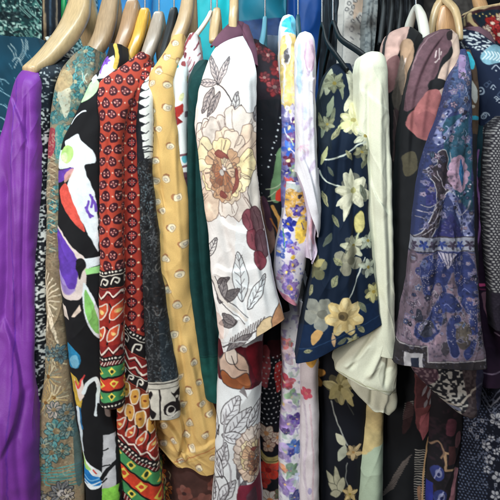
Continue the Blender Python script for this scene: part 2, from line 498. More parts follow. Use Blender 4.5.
# ================================================================== garments, left to right
# ---- purple satin blouse
pr = Print(-30, 50, 60, 520, (120, 50, 154))
X, Y = pr.xy()
pr.mottle(.06, 20, 4)
pr.line([(20, 80), (15, 200), (18, 330), (14, 500)], 1.0, (96, 36, 150))
pr.done()
t = thing('blouse', 'plain purple satin blouse, far left of the front row', 'blouse', P(15, 70, .78))
drape(t, 'sleeve', [(30, 66, .81), (21, 72, .79), (15, 83), (10, 100), (5, 120), (-2, 150), (-12, 250), (-14, 380), (-12, 520)],
      [(38, 67, .82), (39, 74), (38, 90), (37, 130), (35, 200), (33, 260), (32, 330), (33, 390), (35, 440), (35, 520)],
      pr, d=.775, deep=.09, fold=.008, nf=2.2, seed=24, mat=SATIN, wr=.0011, crease=.35, creases=[([(20, 84), (16, 150), (19, 240), (15, 330), (18, 420)], 1.6, 3, 'r'), ([(31, 80), (29, 160), (26, 260), (27, 360)], 3, 2.2, 'v'), ([(4, 310), (20, 350), (24, 400), (10, 450)], 2.5, 2.5, 's'), ([(6, 160), (8, 260), (5, 330)], 4, 4, 'v'), ([(12, 95), (24, 120), (32, 150)], 1.6, 2.2, 's'), ([(30, 380), (22, 430), (27, 505)], 3, 3, 'v'), ([(8, 400), (12, 450), (8, 510)], 3, 3, 'r')], bulge=.9, topfold=.25)
torso(t, pr, 16, 90, .86, .05, seed=3, mat=SATIN)

# ---- black and white speckled blouse
pr = Print(20, 45, 70, 520, (27, 29, 36))
pr.speckle((214, 216, 212), 1.5, .16, 3, 13, .5)
pr.mask((pr.xy()[1] < 110).astype(float) * .25, (40, 70, 90))
pr.done()
t = thing('blouse', 'black blouse speckled all over with white flecks, beside the purple satin one', 'blouse', P(46, 65, .8))
drape(t, 'sleeve', [(58, 56, .9), (44, 62), (38, 75), (34, 100), (30, 150), (28, 300), (26, 520)],
      [(70, 60, .9), (61, 64), (57, 80), (50, 115), (49, 170), (50, 250), (50, 330), (46, 390), (41, 440), (40, 520)],
      pr, d=.80, deep=.06, fold=.003, seed=31, wr=.001)
torso(t, pr, 42, 95, .87, .03, seed=4)

# ---- tan and teal flowered blouse
pr = Print(22, 35, 105, 520, (138, 120, 96))
teal, ink = (66, 132, 136), (38, 62, 70)
pr.mottle(.12, 9, 7)
for (x, y, r) in [(88, 52, 9), (82, 66, 8), (94, 64, 7), (78, 82, 9), (66, 112, 11), (76, 102, 9), (60, 100, 8), (56, 118, 7), (68, 132, 9), (84, 92, 8), (62, 148, 7), (58, 205, 7), (56, 225, 7), (60, 190, 6)]:
    pr.flower(x, y, r, 7, teal, (170, 160, 130), ink, random.random() * 3, .62, .6, 22)
pr.mottle(.75, 5, 77, (134, 124, 102))
pr.mask((np.clip(vnoise(pr.xy()[0] / 5, pr.xy()[1] / 8, 79) + .1, 0, 1) * 2).clip(0, 1) * (pr.xy()[1] < 250), (84, 122, 120), .5)
for k in range(26):
    x = random.uniform(50, 92); y = random.uniform(45, 150)
    pr.line([(x, y), (x + random.uniform(-4, 4), y + 4), (x + random.uniform(-5, 5), y + 9)], .8, random.choice([(44, 70, 76), (205, 205, 190), (96, 170, 168)]))
pr.blob([(62, 82), (70, 84), (74, 95), (72, 112), (68, 118), (64, 108), (60, 96)], (196, 194, 172), .85)
pr.blob([(58, 72), (68, 70), (76, 78), (72, 88), (60, 92), (54, 86)], (172, 148, 110), .9)
pr.blob([(47, 132), (55, 128), (60, 134), (58, 150), (52, 158), (47, 152)], (148, 52, 66), .9)
pr.blob([(58, 130), (66, 126), (66, 150), (60, 158)], (60, 138, 136), .8)
for k in range(16):
    y = 160 + k * 6
    pr.line([(46, y), (52, y - 4), (58, y - 1)], .9, (196, 180, 150))
    pr.line([(50, y + 3), (58, y)], .8, (92, 72, 56))
for k in range(12):          # the pale feather fan
    a = k / 11
    pr.line([(62, 338), (55 - 6 * a, 310 - 20 * a), (48 + 14 * math.sin(a * 3), 268 + 66 * (1 - a) ** 1.3)], 1.3, (228, 212, 186))
for (x, y) in [(58, 352), (52, 372), (58, 392), (50, 398)]:
    for k in range(18):
        a = k * math.pi * 2 / 18
        pr.line([(x, y), (x + 13 * math.cos(a), y + 13 * math.sin(a))], 1.0, random.choice([(196, 170, 116), (168, 142, 94), (206, 194, 160), (128, 132, 116)]))
    pr.ell(x, y, 2, 2, (120, 84, 44))
for (x, y) in [(62, 346), (64, 352), (52, 349)]:
    pr.flower(x, y, 7, 6, (92, 122, 130), (60, 66, 70), (52, 66, 76), .4, .5)
for (x, y, r, c) in [(58, 404, 9, (176, 164, 156)), (70, 408, 9, (110, 126, 128)), (60, 425, 13, (92, 148, 150)), (72, 425, 10, (104, 132, 132)),
                     (55, 447, 12, (96, 160, 164)), (48, 440, 9, (120, 150, 148)), (66, 446, 8, (100, 140, 138)), (50, 462, 6, (98, 156, 158))]:
    pr.flower(x, y, r, 8, c, (140, 120, 90), (48, 66, 70), random.random() * 3, .55, .7, 16)
for k in range(5):
    pr.line([(32, 462 + k * 3), (56, 463 + k * 3), (84, 460 + k * 3)], 1.1, (80, 148, 146))
pr.line([(84, 470), (52, 470), (47, 475), (52, 480), (84, 480)], 1.1, (80, 148, 146))
pr.line([(84, 473), (54, 473), (51, 475), (54, 477), (84, 477)], 1.0, (60, 120, 120))
for (x, y, r, c) in [(64, 488, 14, (110, 112, 116)), (42, 493, 9, (160, 160, 164)), (70, 492, 8, (200, 186, 176))]:
    pr.flower(x, y, r, 9, c, (196, 190, 186), (40, 42, 48), .3, .45, .8, 14)
pr.speckle((96, 84, 66), 1.5, .45, 6, 20, .4, .5); pr.speckle((190, 178, 146), 1.3, .5, 16, 14, .4, .5)
pr.blob([(76, 420), (80, 415), (83, 440), (84, 480), (78, 474)], (64, 92, 96), .8)
pr.done()
t = thing('blouse', 'tan blouse printed with teal lotus flowers and a pale feather fan', 'blouse', P(60, 70, .8))
drape(t, 'sleeve', [(84, 46, .89), (70, 58, .85), (61, 70, .81), (54, 92), (50, 125), (48, 180), (47, 250), (48, 320), (46, 370), (41, 410), (36, 450), (32, 520)],
      [(96, 49, .89), (95, 62, .85), (94, 76, .81), (84, 105), (72, 140), (66, 180), (63, 230), (66, 290), (70, 340), (76, 390), (84, 450), (88, 520)],
      pr, d=.795, deep=.06, fold=.0035, nf=2, seed=41, wr=.0011)
torso(t, pr, 64, 95, .87, .035, seed=5)

# ---- black blouse with the big brush strokes
K, Wh = (24, 24, 27), (226, 234, 238)
pr = Print(40, 35, 135, 520, K)
pr.fill([(104, 66), (116, 56), (119, 66), (112, 78), (100, 80)], Wh)
pr.flower(108, 62, 5, 6, (128, 78, 186), (100, 60, 160), None, 0, .6); pr.line([(107, 62), (104, 69), (103, 74)], 1.5, (128, 78, 186))
pr.line([(117, 46), (119, 56), (117, 68)], 3.6, (226, 190, 90))
pr.blob([(82, 102), (88, 90), (93, 83), (99, 80), (102, 86), (98, 95), (90, 100)], (186, 228, 172))
pr.fill([(92, 78), (98, 75), (101, 79), (96, 84)], Wh)
pr.line([(72, 124), (78, 116), (88, 111)], 1.4, Wh)
pr.blob([(66, 142), (70, 139), (80, 134), (84, 140), (95, 150), (98, 158), (96, 163), (88, 164), (89, 172), (94, 185), (98, 200), (100, 248), (96, 243), (88, 226), (78, 206), (69, 190), (72, 178), (74, 167), (66, 168), (58, 168), (55, 158), (60, 150), (68, 149)], Wh)
pr.ell(69, 154, 7, 9, (186, 226, 134), .4); pr.ell(66, 157, 4, 5, (204, 236, 170))
pr.blob([(55, 172), (64, 169), (76, 167), (73, 173), (64, 181), (56, 182)], (104, 66, 168))
pr.blob([(68, 172), (76, 168), (72, 178), (66, 182)], (226, 170, 150), .8)
pr.blob([(60, 190), (66, 183), (70, 186), (78, 205), (85, 220), (88, 230), (80, 224), (70, 212), (63, 202)], (212, 84, 72))
for q in [[(93, 194), (97, 203), (98, 210)], [(91, 200), (90, 210), (95, 215)], [(95, 196), (94, 206)], [(89, 206), (93, 216)]]:
    pr.line(q, 2.2, (108, 76, 178))
pr.blob([(54, 226), (63, 228), (76, 244), (88, 256), (90, 268), (86, 292), (78, 296), (66, 292), (58, 270), (54, 250)], (222, 206, 200))
pr.blob([(55, 229), (62, 230), (74, 245), (81, 256), (82, 268), (80, 284), (74, 290), (67, 286), (62, 272), (57, 252)], (98, 62, 172))
pr.blob([(60, 268), (66, 274), (74, 284), (80, 286), (74, 291), (66, 287)], (168, 150, 200), .8)
pr.blob([(80, 258), (85, 256), (90, 262), (86, 268), (83, 276)], K)
pr.fill([(64, 301), (70, 303), (73, 316), (66, 314)], (226, 214, 204)); pr.fill([(76, 312), (84, 300), (85, 306), (80, 312)], (226, 206, 190))
pr.fill([(87, 256), (101, 256), (101, 264), (90, 266)], Wh); pr.fill([(88, 266), (101, 265), (101, 272), (90, 272)], (160, 220, 140))
pr.blob([(86, 280), (93, 290), (100, 308), (102, 336), (94, 328), (88, 312)], Wh); pr.blob([(88, 287), (94, 298), (99, 314), (101, 332), (94, 324), (89, 310)], (140, 206, 110))
pr.blob([(69, 340), (77, 343), (84, 352), (83, 362), (76, 364), (70, 361)], (40, 124, 168)); pr.blob([(71, 356), (80, 350), (83, 360), (76, 364)], (130, 186, 210), .8)
pr.fill([(71, 370), (80, 374), (86, 386), (83, 404), (78, 402), (75, 388)], (196, 164, 66)); pr.fill([(76, 374), (82, 384), (86, 372), (87, 392), (82, 398)], (232, 214, 206))
pr.line([(78, 378), (80.5, 384), (87, 371)], 1.8, (214, 72, 70), False)
pr.line([(86, 388), (91, 379), (98, 376), (101, 384), (100, 400), (98, 411)], 4.2, Wh)
pr.line([(79, 404), (82, 425), (84, 447)], 3.6, (206, 218, 226)); pr.line([(82, 404), (84, 425)], 1.6, (40, 100, 150))
pr.blob([(84, 448), (88, 456), (96, 461), (104, 468), (104, 480), (96, 483), (86, 480), (84, 466)], (232, 238, 240))
pr.blob([(85, 462), (90, 464), (96, 470), (103, 474), (102, 480), (92, 479), (85, 477)], (34, 120, 192)); pr.line([(85, 470), (92, 475), (101, 474)], 1.3, (130, 190, 230)); pr.line([(86, 476), (94, 479), (102, 477)], 1.2, Wh)
pr.blob([(84, 450), (88, 458), (94, 463), (90, 465), (85, 460)], (170, 214, 120)); pr.line([(96, 464), (99, 468)], 1.4, (210, 80, 70))
pr.fill([(105, 432), (118, 432), (118, 490), (104, 490)], (188, 188, 192)); pr.fill([(104, 484), (120, 481), (120, 520), (106, 520)], (132, 200, 76))
pr.line([(104, 447), (111, 446)], 1.3, K, False); pr.line([(104, 474), (110, 466), (120, 458)], 4.0, K, False); pr.line([(105, 462), (112, 461)], 1.2, K); pr.line([(104, 478), (109, 474)], 1.5, K)
pr.blob([(100, 400), (112, 415), (108, 420), (114, 428), (104, 432), (100, 420)], K); pr.blob([(107, 398), (112, 404), (113, 416), (108, 412)], (150, 134, 128))
pr.done()
t = thing('blouse', 'black blouse with bold white, purple, green and coral brush strokes', 'blouse', P(85, 80, .8))
drape(t, 'sleeve', [(110, 44, .90), (108, 54, .88), (101, 68, .84), (92, 80, .81), (84, 97), (73, 118), (61, 145), (57, 172), (57, 230), (59, 270), (65, 330), (70, 380), (78, 430), (84, 460), (86, 520)],
      [(122, 45, .90), (123, 58, .88), (117, 74, .84), (108, 88, .81), (106, 105), (104, 130), (102, 160), (102, 190), (102, 240), (103, 300), (104, 350), (110, 395), (117, 430), (120, 460), (121, 520)],
      pr, d=.785, deep=.06, fold=.004, nf=1.8, seed=52, wr=.0010)
torso(t, pr, 88, 105, .87, .035, seed=6)

# ---- red blouse with medallions and a patterned border: sleeve and front
RED, MAR, BL = (178, 68, 52), (62, 24, 34), (28, 22, 24)
def medal(pr, x, y, r):
    a = random.uniform(-.9, .9); c, n = math.cos(a), math.sin(a)
    g = lambda u, w: (x + r * (u * c - w * n), y + r * (u * n + w * c))
    pr.blob([g(0, -1.35), g(.75, -.75), g(1.0, .1), g(.65, .95), g(0, 1.12), g(-.7, .9), g(-1.0, .1), g(-.7, -.75)], MAR)
    for u, w in ((-.36, -.4), (.36, -.4), (-.36, .35), (.36, .35)):
        pr.ell(*g(u, w), r * .2, r * .2, (214, 150, 140))
    pr.ell(*g(0, -.02), r * .14, r * .14, (226, 190, 170)); pr.line([g(-.6, -.02), g(.6, -.02)], .6, (150, 70, 70), False)
def border(pr, f, x0, x1, spans):
    """bands laid along f(x, w) -> point, x across, w down the border"""
    def band(w0, w1, col):
        n = 8
        pr.fill([f(x0 + (x1 - x0) * k / n, w0) for k in range(n + 1)] + [f(x1 - (x1 - x0) * k / n, w1) for k in range(n + 1)], col)
    def row(w, step, fn, off=0):
        x = x0 + off
        while x < x1:
            fn(*f(x, w)); x += step
    for kind, w0, w1 in spans:
        m, h = (w0 + w1) / 2, w1 - w0
        if kind == 'curl':
            band(w0, w1, BL); band(w0 + .5, w0 + 1.5, (230, 220, 205)); band(w1 - 1.5, w1 - .5, RED)
            row(m, h * .72, lambda a, b: (pr.line([(a - h * .3, b + h * .2), (a - h * .15, b - h * .25), (a + h * .18, b - h * .12), (a + h * .1, b + h * .14), (a - .05 * h, b + .03 * h)], 1.5, (232, 224, 210))))
        elif kind == 'zig':
            band(w0, w1, (130, 34, 34)); n = 14
            pts = [f(x0 + (x1 - x0) * k / n, m + (h * .3 if k % 2 else -h * .3)) for k in range(n + 1)]
            pr.line(pts, 1.6, (234, 224, 210), False)
            pr.line([(a, b + 2.4) for a, b in pts], .8, BL, False)
        elif kind == 'dots':
            band(w0, w1, BL); row(m, 3.2, lambda a, b: pr.ell(a, b, 1.15, 1.0, (230, 222, 208)))
        elif kind in ('green', 'redband'):
            band(w0, w1, BL); band(w0 + 1, w1 - 1, (70, 142, 88) if kind == 'green' else (206, 66, 44))
            def dia(a, b):
                g = h * .36
                pr.fill([(a - g, b), (a, b - g), (a + g, b), (a, b + g)], (236, 212, 90)); pr.ell(a, b, g * .42, g * .42, (40, 60, 40) if kind == 'green' else (200, 70, 44))
            row(m, h * 1.05, dia, 3)
        elif kind == 'leaf':
            band(w0, w1, (150, 44, 36))
            def lf(a, b):
                pr.leaf(a - h * .28, b + h * .36, a + h * .2, b - h * .4, h * .42, (204, 84, 52), (234, 224, 210), None, 1.2)
                pr.ell(a, b, h * .08, h * .08, (236, 200, 80)); pr.ell(a - h * .02, b - h * .02, h * .13, h * .1, (236, 206, 150), 0, .6)
                pr.line([(a + h * .3, b + h * .4), (a + h * .4, b - h * .1), (a + h * .3, b - h * .4)], 1.3, (24, 18, 20))
            row(m, h * .62, lf, 4)
        elif kind == 'hex':
            band(w0, w1, (118, 44, 26))
            row(m, h * .5, lambda a, b: (pr.blob([(a - h * .2, b - h * .3), (a + h * .14, b - h * .36), (a + h * .22, b), (a + h * .1, b + h * .36), (a - h * .18, b + h * .3)], (214, 156, 74), 1, (236, 222, 200), 1.2), pr.ell(a, b, 1.2, 1.2, (120, 60, 30))), 2)
        elif kind == 'stripe':
            band(w0, w1, (96, 28, 30)); row(m, 3.0, lambda a, b: pr.line([(a - 1, b + h * .4), (a + 1, b - h * .4)], 1.0, (222, 208, 196)))
pr = Print(86, 40, 170, 520, RED)
pr.mottle(.06, 14, 3)
y = 46; k = 0
while y < 268:
    for j in range(9):
        x = 92 + j * 11.5 + (5.7 if k % 2 else 0)
        medal(pr, x + random.uniform(-1, 1), y + random.uniform(-1, 1), 4.2 + random.uniform(-.3, .3))
        pr.ell(x + 5.7, y, .8, .8, (236, 196, 176))
    y += 11.5; k += 1
border(pr, lambda x, w: (x, w + 1.2 * math.sin(x * .2)), 86, 170, [('dots', 268, 272), ('curl', 272, 287), ('zig', 287, 297), ('leaf', 297, 321), ('leaf', 321, 342), ('zig', 342, 353), ('dots', 353, 358), ('stripe', 358, 362), ('green', 362, 374), ('redband', 374, 387), ('green', 387, 399), ('dots', 399, 405), ('stripe', 405, 520)])
pr.done()
pb = Print(96, 40, 170, 540, (170, 58, 46))
pb.mottle(.06, 14, 3)
for k in range(24):
    y = 50 + k * 13.2
    for j, x in enumerate((107, 120, 133, 146, 159)):
        pb.ell(x, y, 4.9, 5.1, (66, 20, 30)); pb.line([(x - 3, y), (x + 3, y)], 1.0, (206, 90, 84), False); pb.line([(x, y - 3), (x, y + 3)], 1.0, (206, 90, 84), False)
        for a in (-1.7, 1.7):
            for b in (-1.7, 1.7):
                pb.ell(x + a, y + b, .6, .6, (236, 190, 180))
        pb.ell(x + 6.5, y, 1, 1, (240, 206, 170)); pb.ell(x, y + 6.6, .9, .9, (240, 206, 170))
border(pb, lambda x, w: (x, w + .72 * (x - 125)), 90, 172, [('dots', 322, 327), ('curl', 327, 344), ('zig', 344, 353), ('zig', 353, 362), ('curl', 362, 374), ('hex', 374, 392), ('hex', 392, 412), ('leaf', 412, 428), ('zig', 428, 436), ('dots', 436, 442), ('stripe', 442, 445), ('green', 445, 458), ('redband', 458, 474), ('green', 474, 487), ('stripe', 487, 495), ('dots', 495, 500), ('zig', 500, 512), ('leaf', 512, 540)])
pb.done()
t = thing('blouse', 'red medallion print blouse with a folk pattern border along sleeve hem and bottom', 'blouse', P(110, 85, .8))
drape(t, 'sleeve', [(140, 52, .90), (126, 63, .87), (110, 74, .83), (99, 84, .79), (98, 100), (100, 130), (100, 200), (100, 270), (101, 340), (102, 403)],
      [(149, 55, .90), (146, 72, .87), (138, 86, .83), (131, 100, .80), (125, 120), (122, 150), (122, 200), (123, 270), (123, 340), (124, 406)],
      pr, d=.775, deep=.016, fold=.003, nf=1.6, seed=61, wr=.0010, creases=[([(112, 110), (110, 200), (112, 300), (110, 390)], 2.5, 3, 'v')])
drape(t, 'front', [(132, 60, .88), (118, 84, .84), (117, 150, .805), (117, 250, .80), (118, 360, .80), (119, 420, .80), (121, 470, .80), (126, 530, .80)],
      [(150, 60, .90), (149, 78, .86), (144, 105, .83), (138, 130, .815), (138, 160, .81), (140, 220, .81), (143, 280, .81), (144, 330, .81), (148, 370, .81), (151, 410, .81), (157, 460, .81), (163, 530, .81)],
      pb, d=.80, deep=.04, fold=.0035, nf=1.6, seed=63, wr=.001, bulge=.5, creases=[([(126, 170), (124, 260), (127, 360), (132, 460)], 2.5, 3, 'v'), ([(140, 360), (146, 420), (152, 500)], 2, 2.5, 'v')])
torso(t, pb, 122, 110, .92, .03, seed=7)

# ---- navy brocade print with zigzag trim
NV = (32, 33, 36)
pr = Print(120, 60, 195, 440, NV)
X, Y = pr.xy()
for k in range(130):
    x, y = random.uniform(122, 192), random.uniform(150, 380); r = random.uniform(2, 5); a = random.random() * 6
    pr.line([(x + r * math.cos(a + b), y + 1.6 * r * math.sin(a + b) + b) for b in (0, 1, 2, 3.2)], .9, random.choice([(92, 94, 98), (66, 70, 76), (112, 108, 104), (60, 50, 46)]), True, .8)
pr.speckle((96, 98, 100), 1.3, .36, 9, 16, .4, .6); pr.speckle((16, 16, 18), 2.4, .3, 10, 16, .4, .6)
pr.fill([(160, 318), (176, 310), (182, 378), (164, 378)], (60, 92, 112), .22); pr.speckle((130, 156, 166), 1.2, .55, 12, 40, .5, .5)
pr.fill([(120, 60), (195, 60), (195, 158), (120, 158)], (32, 33, 38))
pr.fill([(142, 66), (155, 60), (156, 158), (146, 158), (140, 110)], (220, 222, 216))
for k in range(11):
    y = 70 + k * 8.4
    pr.fill([(138, y), (147.5, y + 4), (138, y + 8.2)], (28, 30, 36)); pr.fill([(153.5, y + 4), (160, y), (160, y + 8)], (28, 30, 36))
    pr.line([(147, y + 4.2), (150, y + 2)], .8, (40, 40, 46))
for y in (148, 153):
    pr.line([(140, y), (150, y - 2), (158, y)], 1.2, (28, 30, 36))
pr.rect(120, 377, 195, 440, (200, 194, 182)); pr.mottle(.05, 3, 5)
pr.line([(120, 379), (195, 379)], 1.0, (60, 56, 54), False); pr.line([(120, 384), (195, 384)], .7, (100, 96, 90), False)
for x in (128, 146, 172, 190):
    pr.blob([(x, 388), (x + 3, 390), (x + 7, 386), (x + 9, 389), (x + 6, 396), (x + 8, 403), (x + 12, 408), (x + 9, 413), (x + 6, 408), (x + 3, 402), (x + 4, 396)], BL)
    pr.ell(x + 5, 394, 1.2, 1.5, (200, 194, 182)); pr.line([(x + 1, 412), (x + 3, 404)], 1.6, BL)
for x in (161, 184):
    pr.line([(x, 385), (x + 1, 396), (x + 1, 415)], 1.8, BL)
pr.ell(172, 405, 6.5, 7.5, BL); pr.ell(172, 406, 4, 5, (206, 200, 190)); pr.ell(172.5, 405, 2.8, 3, BL); pr.line([(167, 410), (172, 412), (177, 409)], 1.4, (206, 200, 190))
pr.done()
t = thing('blouse', 'navy brocade blouse with zigzag trim and a pale cuff of black figures', 'blouse', P(145, 85, .8))
drape(t, 'sleeve', [(149, 68, .9), (144, 80, .86), (140, 95), (137, 120), (135, 150), (136, 200), (139, 250), (142, 300), (143, 350), (143, 380), (143, 414)],
      [(156, 68, .9), (155, 85, .85), (153, 105), (153, 140), (152, 170), (156, 210), (160, 260), (167, 310), (173, 350), (178, 385), (179, 415)],
      pr, d=.815, deep=.02, fold=.0025, nf=1.6, seed=71, wr=.0009, creases=[([(150, 190), (153, 260), (158, 360)], 2.5, 3, 'v')])
torso(t, pr, 146, 130, .88, .03, seed=8, bottom=.86)

# ---- mustard blouse
MU = (214, 178, 112)
pr = Print(130, 25, 230, 490, MU)
pr.mottle(.04, 18, 8)
def pais(x, y, r=5.2, a=0.0):
    q = [(-1, .25), (-.8, -.6), (-.15, -.95), (.5, -.75), (1.1, -.35), (.9, .55), (.2, 1), (-.6, .85)]
    q = [(u + random.uniform(-.12, .12), w + random.uniform(-.12, .12)) for u, w in q]
    c, n = math.cos(a), math.sin(a)
    g = lambda u, w: (x + r * (u * c - w * n), y + r * .92 * (u * n + w * c))
    pr.blob([g(-1.25, .1), g(-1.1, -.9), g(-.35, -1.3), g(.1, -.8), g(-.5, -.2)], (160, 108, 76), .9)
    pr.blob([g(u, w) for u, w in q], (234, 218, 184), 1, (160, 136, 104), .5)
    pr.blob([g(.15 + .4 * u, .1 + .4 * w) for u, w in q], (206, 196, 178), .9, (146, 140, 130), .5)
    pr.line([g(-.5, .5), g(.1, .75), g(.6, .4)], .4, (176, 156, 124))
for i, (x, y) in enumerate([(176, 44), (168, 58), (180, 62), (160, 72), (153, 84), (168, 86), (153, 112), (168, 108), (144, 100), (160, 129), (171, 146), (158, 160), (167, 178), (178, 196), (158, 201), (163, 210), (173, 226), (158, 231), (184, 242), (146, 220), (168, 256), (181, 271), (169, 287), (179, 301), (188, 316), (175, 331), (184, 345), (195, 359), (181, 373), (190, 388), (160, 270), (163, 310), (165, 345), (184, 401), (203, 401), (165, 421), (191, 422), (206, 431), (175, 436), (187, 434), (163, 440), (193, 446), (181, 458), (200, 465), (214, 456), (152, 430), (172, 405), (170, 390), (200, 380), (210, 412), (156, 180), (150, 140), (152, 255), (153, 290)]):
    pais(x, y, random.uniform(3.2, 4.1), random.uniform(-.9, 1.0))
pr.line([(174, 459), (192, 454), (216, 443)], .7, (178, 96, 60)); pr.line([(172, 462), (192, 458), (217, 447)], .5, (190, 146, 76))
pr.line([(158, 72), (170, 76), (174, 78)], .6, (176, 140, 84)); pr.line([(166, 56), (174, 60), (180, 60)], .6, (176, 140, 84))
pr.done()
t = thing('blouse', 'mustard yellow blouse dotted with small white paisleys, hem tucked up in folds', 'blouse', P(160, 76, .8))
drape(t, 'sleeve', [(173, 36, .92), (166, 48, .89), (157, 62, .85), (149, 76, .83), (148, 92), (147, 120), (149, 170), (153, 220), (159, 280), (162, 340), (157, 385), (148, 415), (152, 436), (163, 452), (174, 463)],
      [(184, 34, .92), (183, 50, .89), (178, 64, .85), (172, 82, .83), (173, 100), (178, 135), (185, 180), (189, 250), (195, 300), (202, 350), (209, 390), (215, 430), (217, 450), (216, 474)],
      pr, d=.835, deep=.05, fold=.006, nf=2.3, seed=83, wr=.0014, topfold=.25, hemw=1.5, diag=.35, crease=1.2,
      creases=[([(158, 110), (160, 180), (166, 260), (178, 350)], 3, 3, 'v'), ([(150, 178), (160, 190), (166, 212)], 2, 2, 's'), ([(175, 120), (178, 200), (182, 270)], 2, 2.5, 'r'), ([(176, 300), (186, 380), (196, 450)], 3.5, 3, 'v'), ([(160, 410), (178, 430), (190, 462)], 3, 2.5, 's'), ([(186, 330), (198, 390), (208, 450)], 3, 3, 'r'), ([(152, 424), (172, 440), (186, 464)], 2.5, 2.5, 'v'), ([(182, 452), (198, 446), (217, 436)], 2, 2, 's'), ([(178, 400), (184, 430), (178, 456)], 2.5, 2, 's')])
torso(t, pr, 168, 115, .90, .03, seed=9, bottom=.88)

# ---- brown flowered dress low down behind the mustard hem
pr = Print(140, 400, 230, 540, (64, 42, 36))
pr.mottle(.4, 9, 6)
for (x, y, r) in [(158, 470, 9), (166, 484, 9), (154, 492, 9), (168, 500, 8), (160, 512, 9), (160, 456, 7)]:
    pr.flower(x, y, r, 8, (186, 104, 52), (120, 70, 40), (50, 30, 28), random.random() * 3, .5, .7, 26); pr.ell(x, y, 2.2, 2.2, (206, 170, 90), 0, 1, (60, 40, 30))
for k in range(26):
    x, y = random.uniform(146, 174), random.uniform(450, 520); pr.line([(x, y), (x + 3, y + 3), (x + 2, y + 7)], .9, random.choice([(196, 120, 60), (40, 32, 36), (190, 170, 130)]))
pr.fill([(174, 400), (230, 400), (230, 540), (172, 540)], (70, 44, 40), .9)
for (x, y, r) in [(186, 484, 8), (202, 492, 9), (212, 478, 6), (194, 506, 8)]:
    pr.flower(x, y, r, 6, (112, 68, 60), (60, 36, 34), None, random.random() * 3, .8, .6, 14)
pr.done()
t = thing('dress', 'brown dress with burnt orange flowers, low down behind the mustard hem', 'dress', P(182, 430, .84))
drape(t, 'skirt', [(158, 400), (154, 450), (151, 490), (149, 535)], [(216, 400), (219, 450), (220, 490), (221, 535)], pr, d=.855, deep=.2, fold=.008, nf=2.6, seed=88, topfold=.8, step=.01)

# ---- white blouse with red and teal daubs
pr = Print(155, 45, 215, 260, (222, 226, 226))
for k in range(34):
    x, y = random.uniform(158, 210), random.uniform(60, 190); c = random.choice([(146, 48, 52), (176, 70, 62), (70, 160, 176), (126, 122, 126), (92, 70, 80), (206, 206, 150)])
    pr.blob([(x, y), (x + random.uniform(2, 5), y + random.uniform(-3, 3)), (x + random.uniform(2, 4), y + random.uniform(4, 8)), (x - 1, y + random.uniform(3, 7))], c, .85)
pr.blob([(168, 88), (173, 86), (173, 95), (169, 97)], (50, 150, 176)); pr.ell(178, 67, 1.6, 1.6, (60, 160, 180))
pr.fill([(176, 108), (184, 104), (185, 112), (178, 120)], (166, 48, 44)); pr.fill([(178, 116), (184, 122), (178, 126)], (130, 34, 38))
for y in range(150, 260, 12):
    pr.line([(158, y), (180, y + 5), (212, y - 3)], 2.4, (92, 46, 56), True, .8)
pr.rect(155, 172, 215, 260, (66, 34, 46), .85)
for k in range(14):
    x, y = random.uniform(160, 210), random.uniform(172, 250); pr.line([(x, y), (x + 4, y + 6), (x + 1, y + 12)], .8, (150, 126, 120))
pr.done()
t = thing('blouse', 'white blouse with red and teal daubs squeezed beside the mustard one', 'blouse', P(180, 60, .84))
drape(t, 'sleeve', [(176, 50, .92), (172, 62, .87), (169, 80), (169, 110), (174, 150), (179, 190), (180, 250), (186, 340)],
      [(188, 53, .92), (188, 66, .87), (188, 85), (189, 120), (188, 150), (188, 190), (189, 250), (198, 340)], pr, d=.848, deep=.05, fold=.003, seed=91, wr=.0012)
torso(t, pr, 182, 100, .89, .02, seed=10, bottom=1.1)

# ---- burgundy and white feather print
pr = Print(175, 25, 220, 280, (214, 206, 206))
for k in range(90):
    x, y = random.uniform(177, 218), random.uniform(28, 200)
    pr.line([(x, y), (x - 2, y + 5), (x - 5, y + 10)], random.uniform(.8, 2.0), random.choice([(120, 54, 66), (146, 66, 74), (96, 60, 76), (160, 130, 136)]))
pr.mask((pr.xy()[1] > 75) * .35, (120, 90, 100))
pr.done()
t = thing('blouse', 'burgundy and white feather print blouse slipping off a white plastic hanger', 'blouse', P(194, 40, .9))
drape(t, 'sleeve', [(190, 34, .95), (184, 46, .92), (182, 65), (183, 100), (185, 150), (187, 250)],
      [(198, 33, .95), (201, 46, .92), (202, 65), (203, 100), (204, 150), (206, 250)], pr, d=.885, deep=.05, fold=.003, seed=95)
torso(t, pr, 193, 80, .94, .02, seed=11, bottom=1.1)

# ---- dark green blouse
pr = Print(170, 50, 235, 420, (16, 56, 56)); pr.mottle(.12, 8, 4); pr.speckle((22, 66, 64), 1.0, .4, 5, 10, .2, .6); pr.rect(170, 352, 235, 420, (22, 74, 68)); pr.line([(170, 352), (235, 354)], .7, (10, 40, 42), False)
pr.line([(170, 396), (235, 398)], .8, (12, 46, 46), False)
pr.done()
t = thing('blouse', 'plain dark green blouse between the mustard and the white peony ones', 'blouse', P(195, 80, .84))
drape(t, 'sleeve', [(196, 62, .9), (190, 80), (188, 110), (187, 180), (187, 250), (193, 300), (199, 345), (207, 394)],
      [(208, 60, .9), (208, 80), (206, 110), (206, 180), (212, 230), (218, 300), (224, 350), (225, 401)], pr, d=.84, deep=.06, fold=.007, nf=2.0, seed=101, wr=.0012, creases=[([(198, 90), (197, 200), (204, 300), (214, 390)], 3.5, 3, 'v'), ([(192, 110), (191, 220), (200, 330)], 2, 3, 'r')])
torso(t, pr, 200, 120, .92, .03, seed=12, bottom=.87)

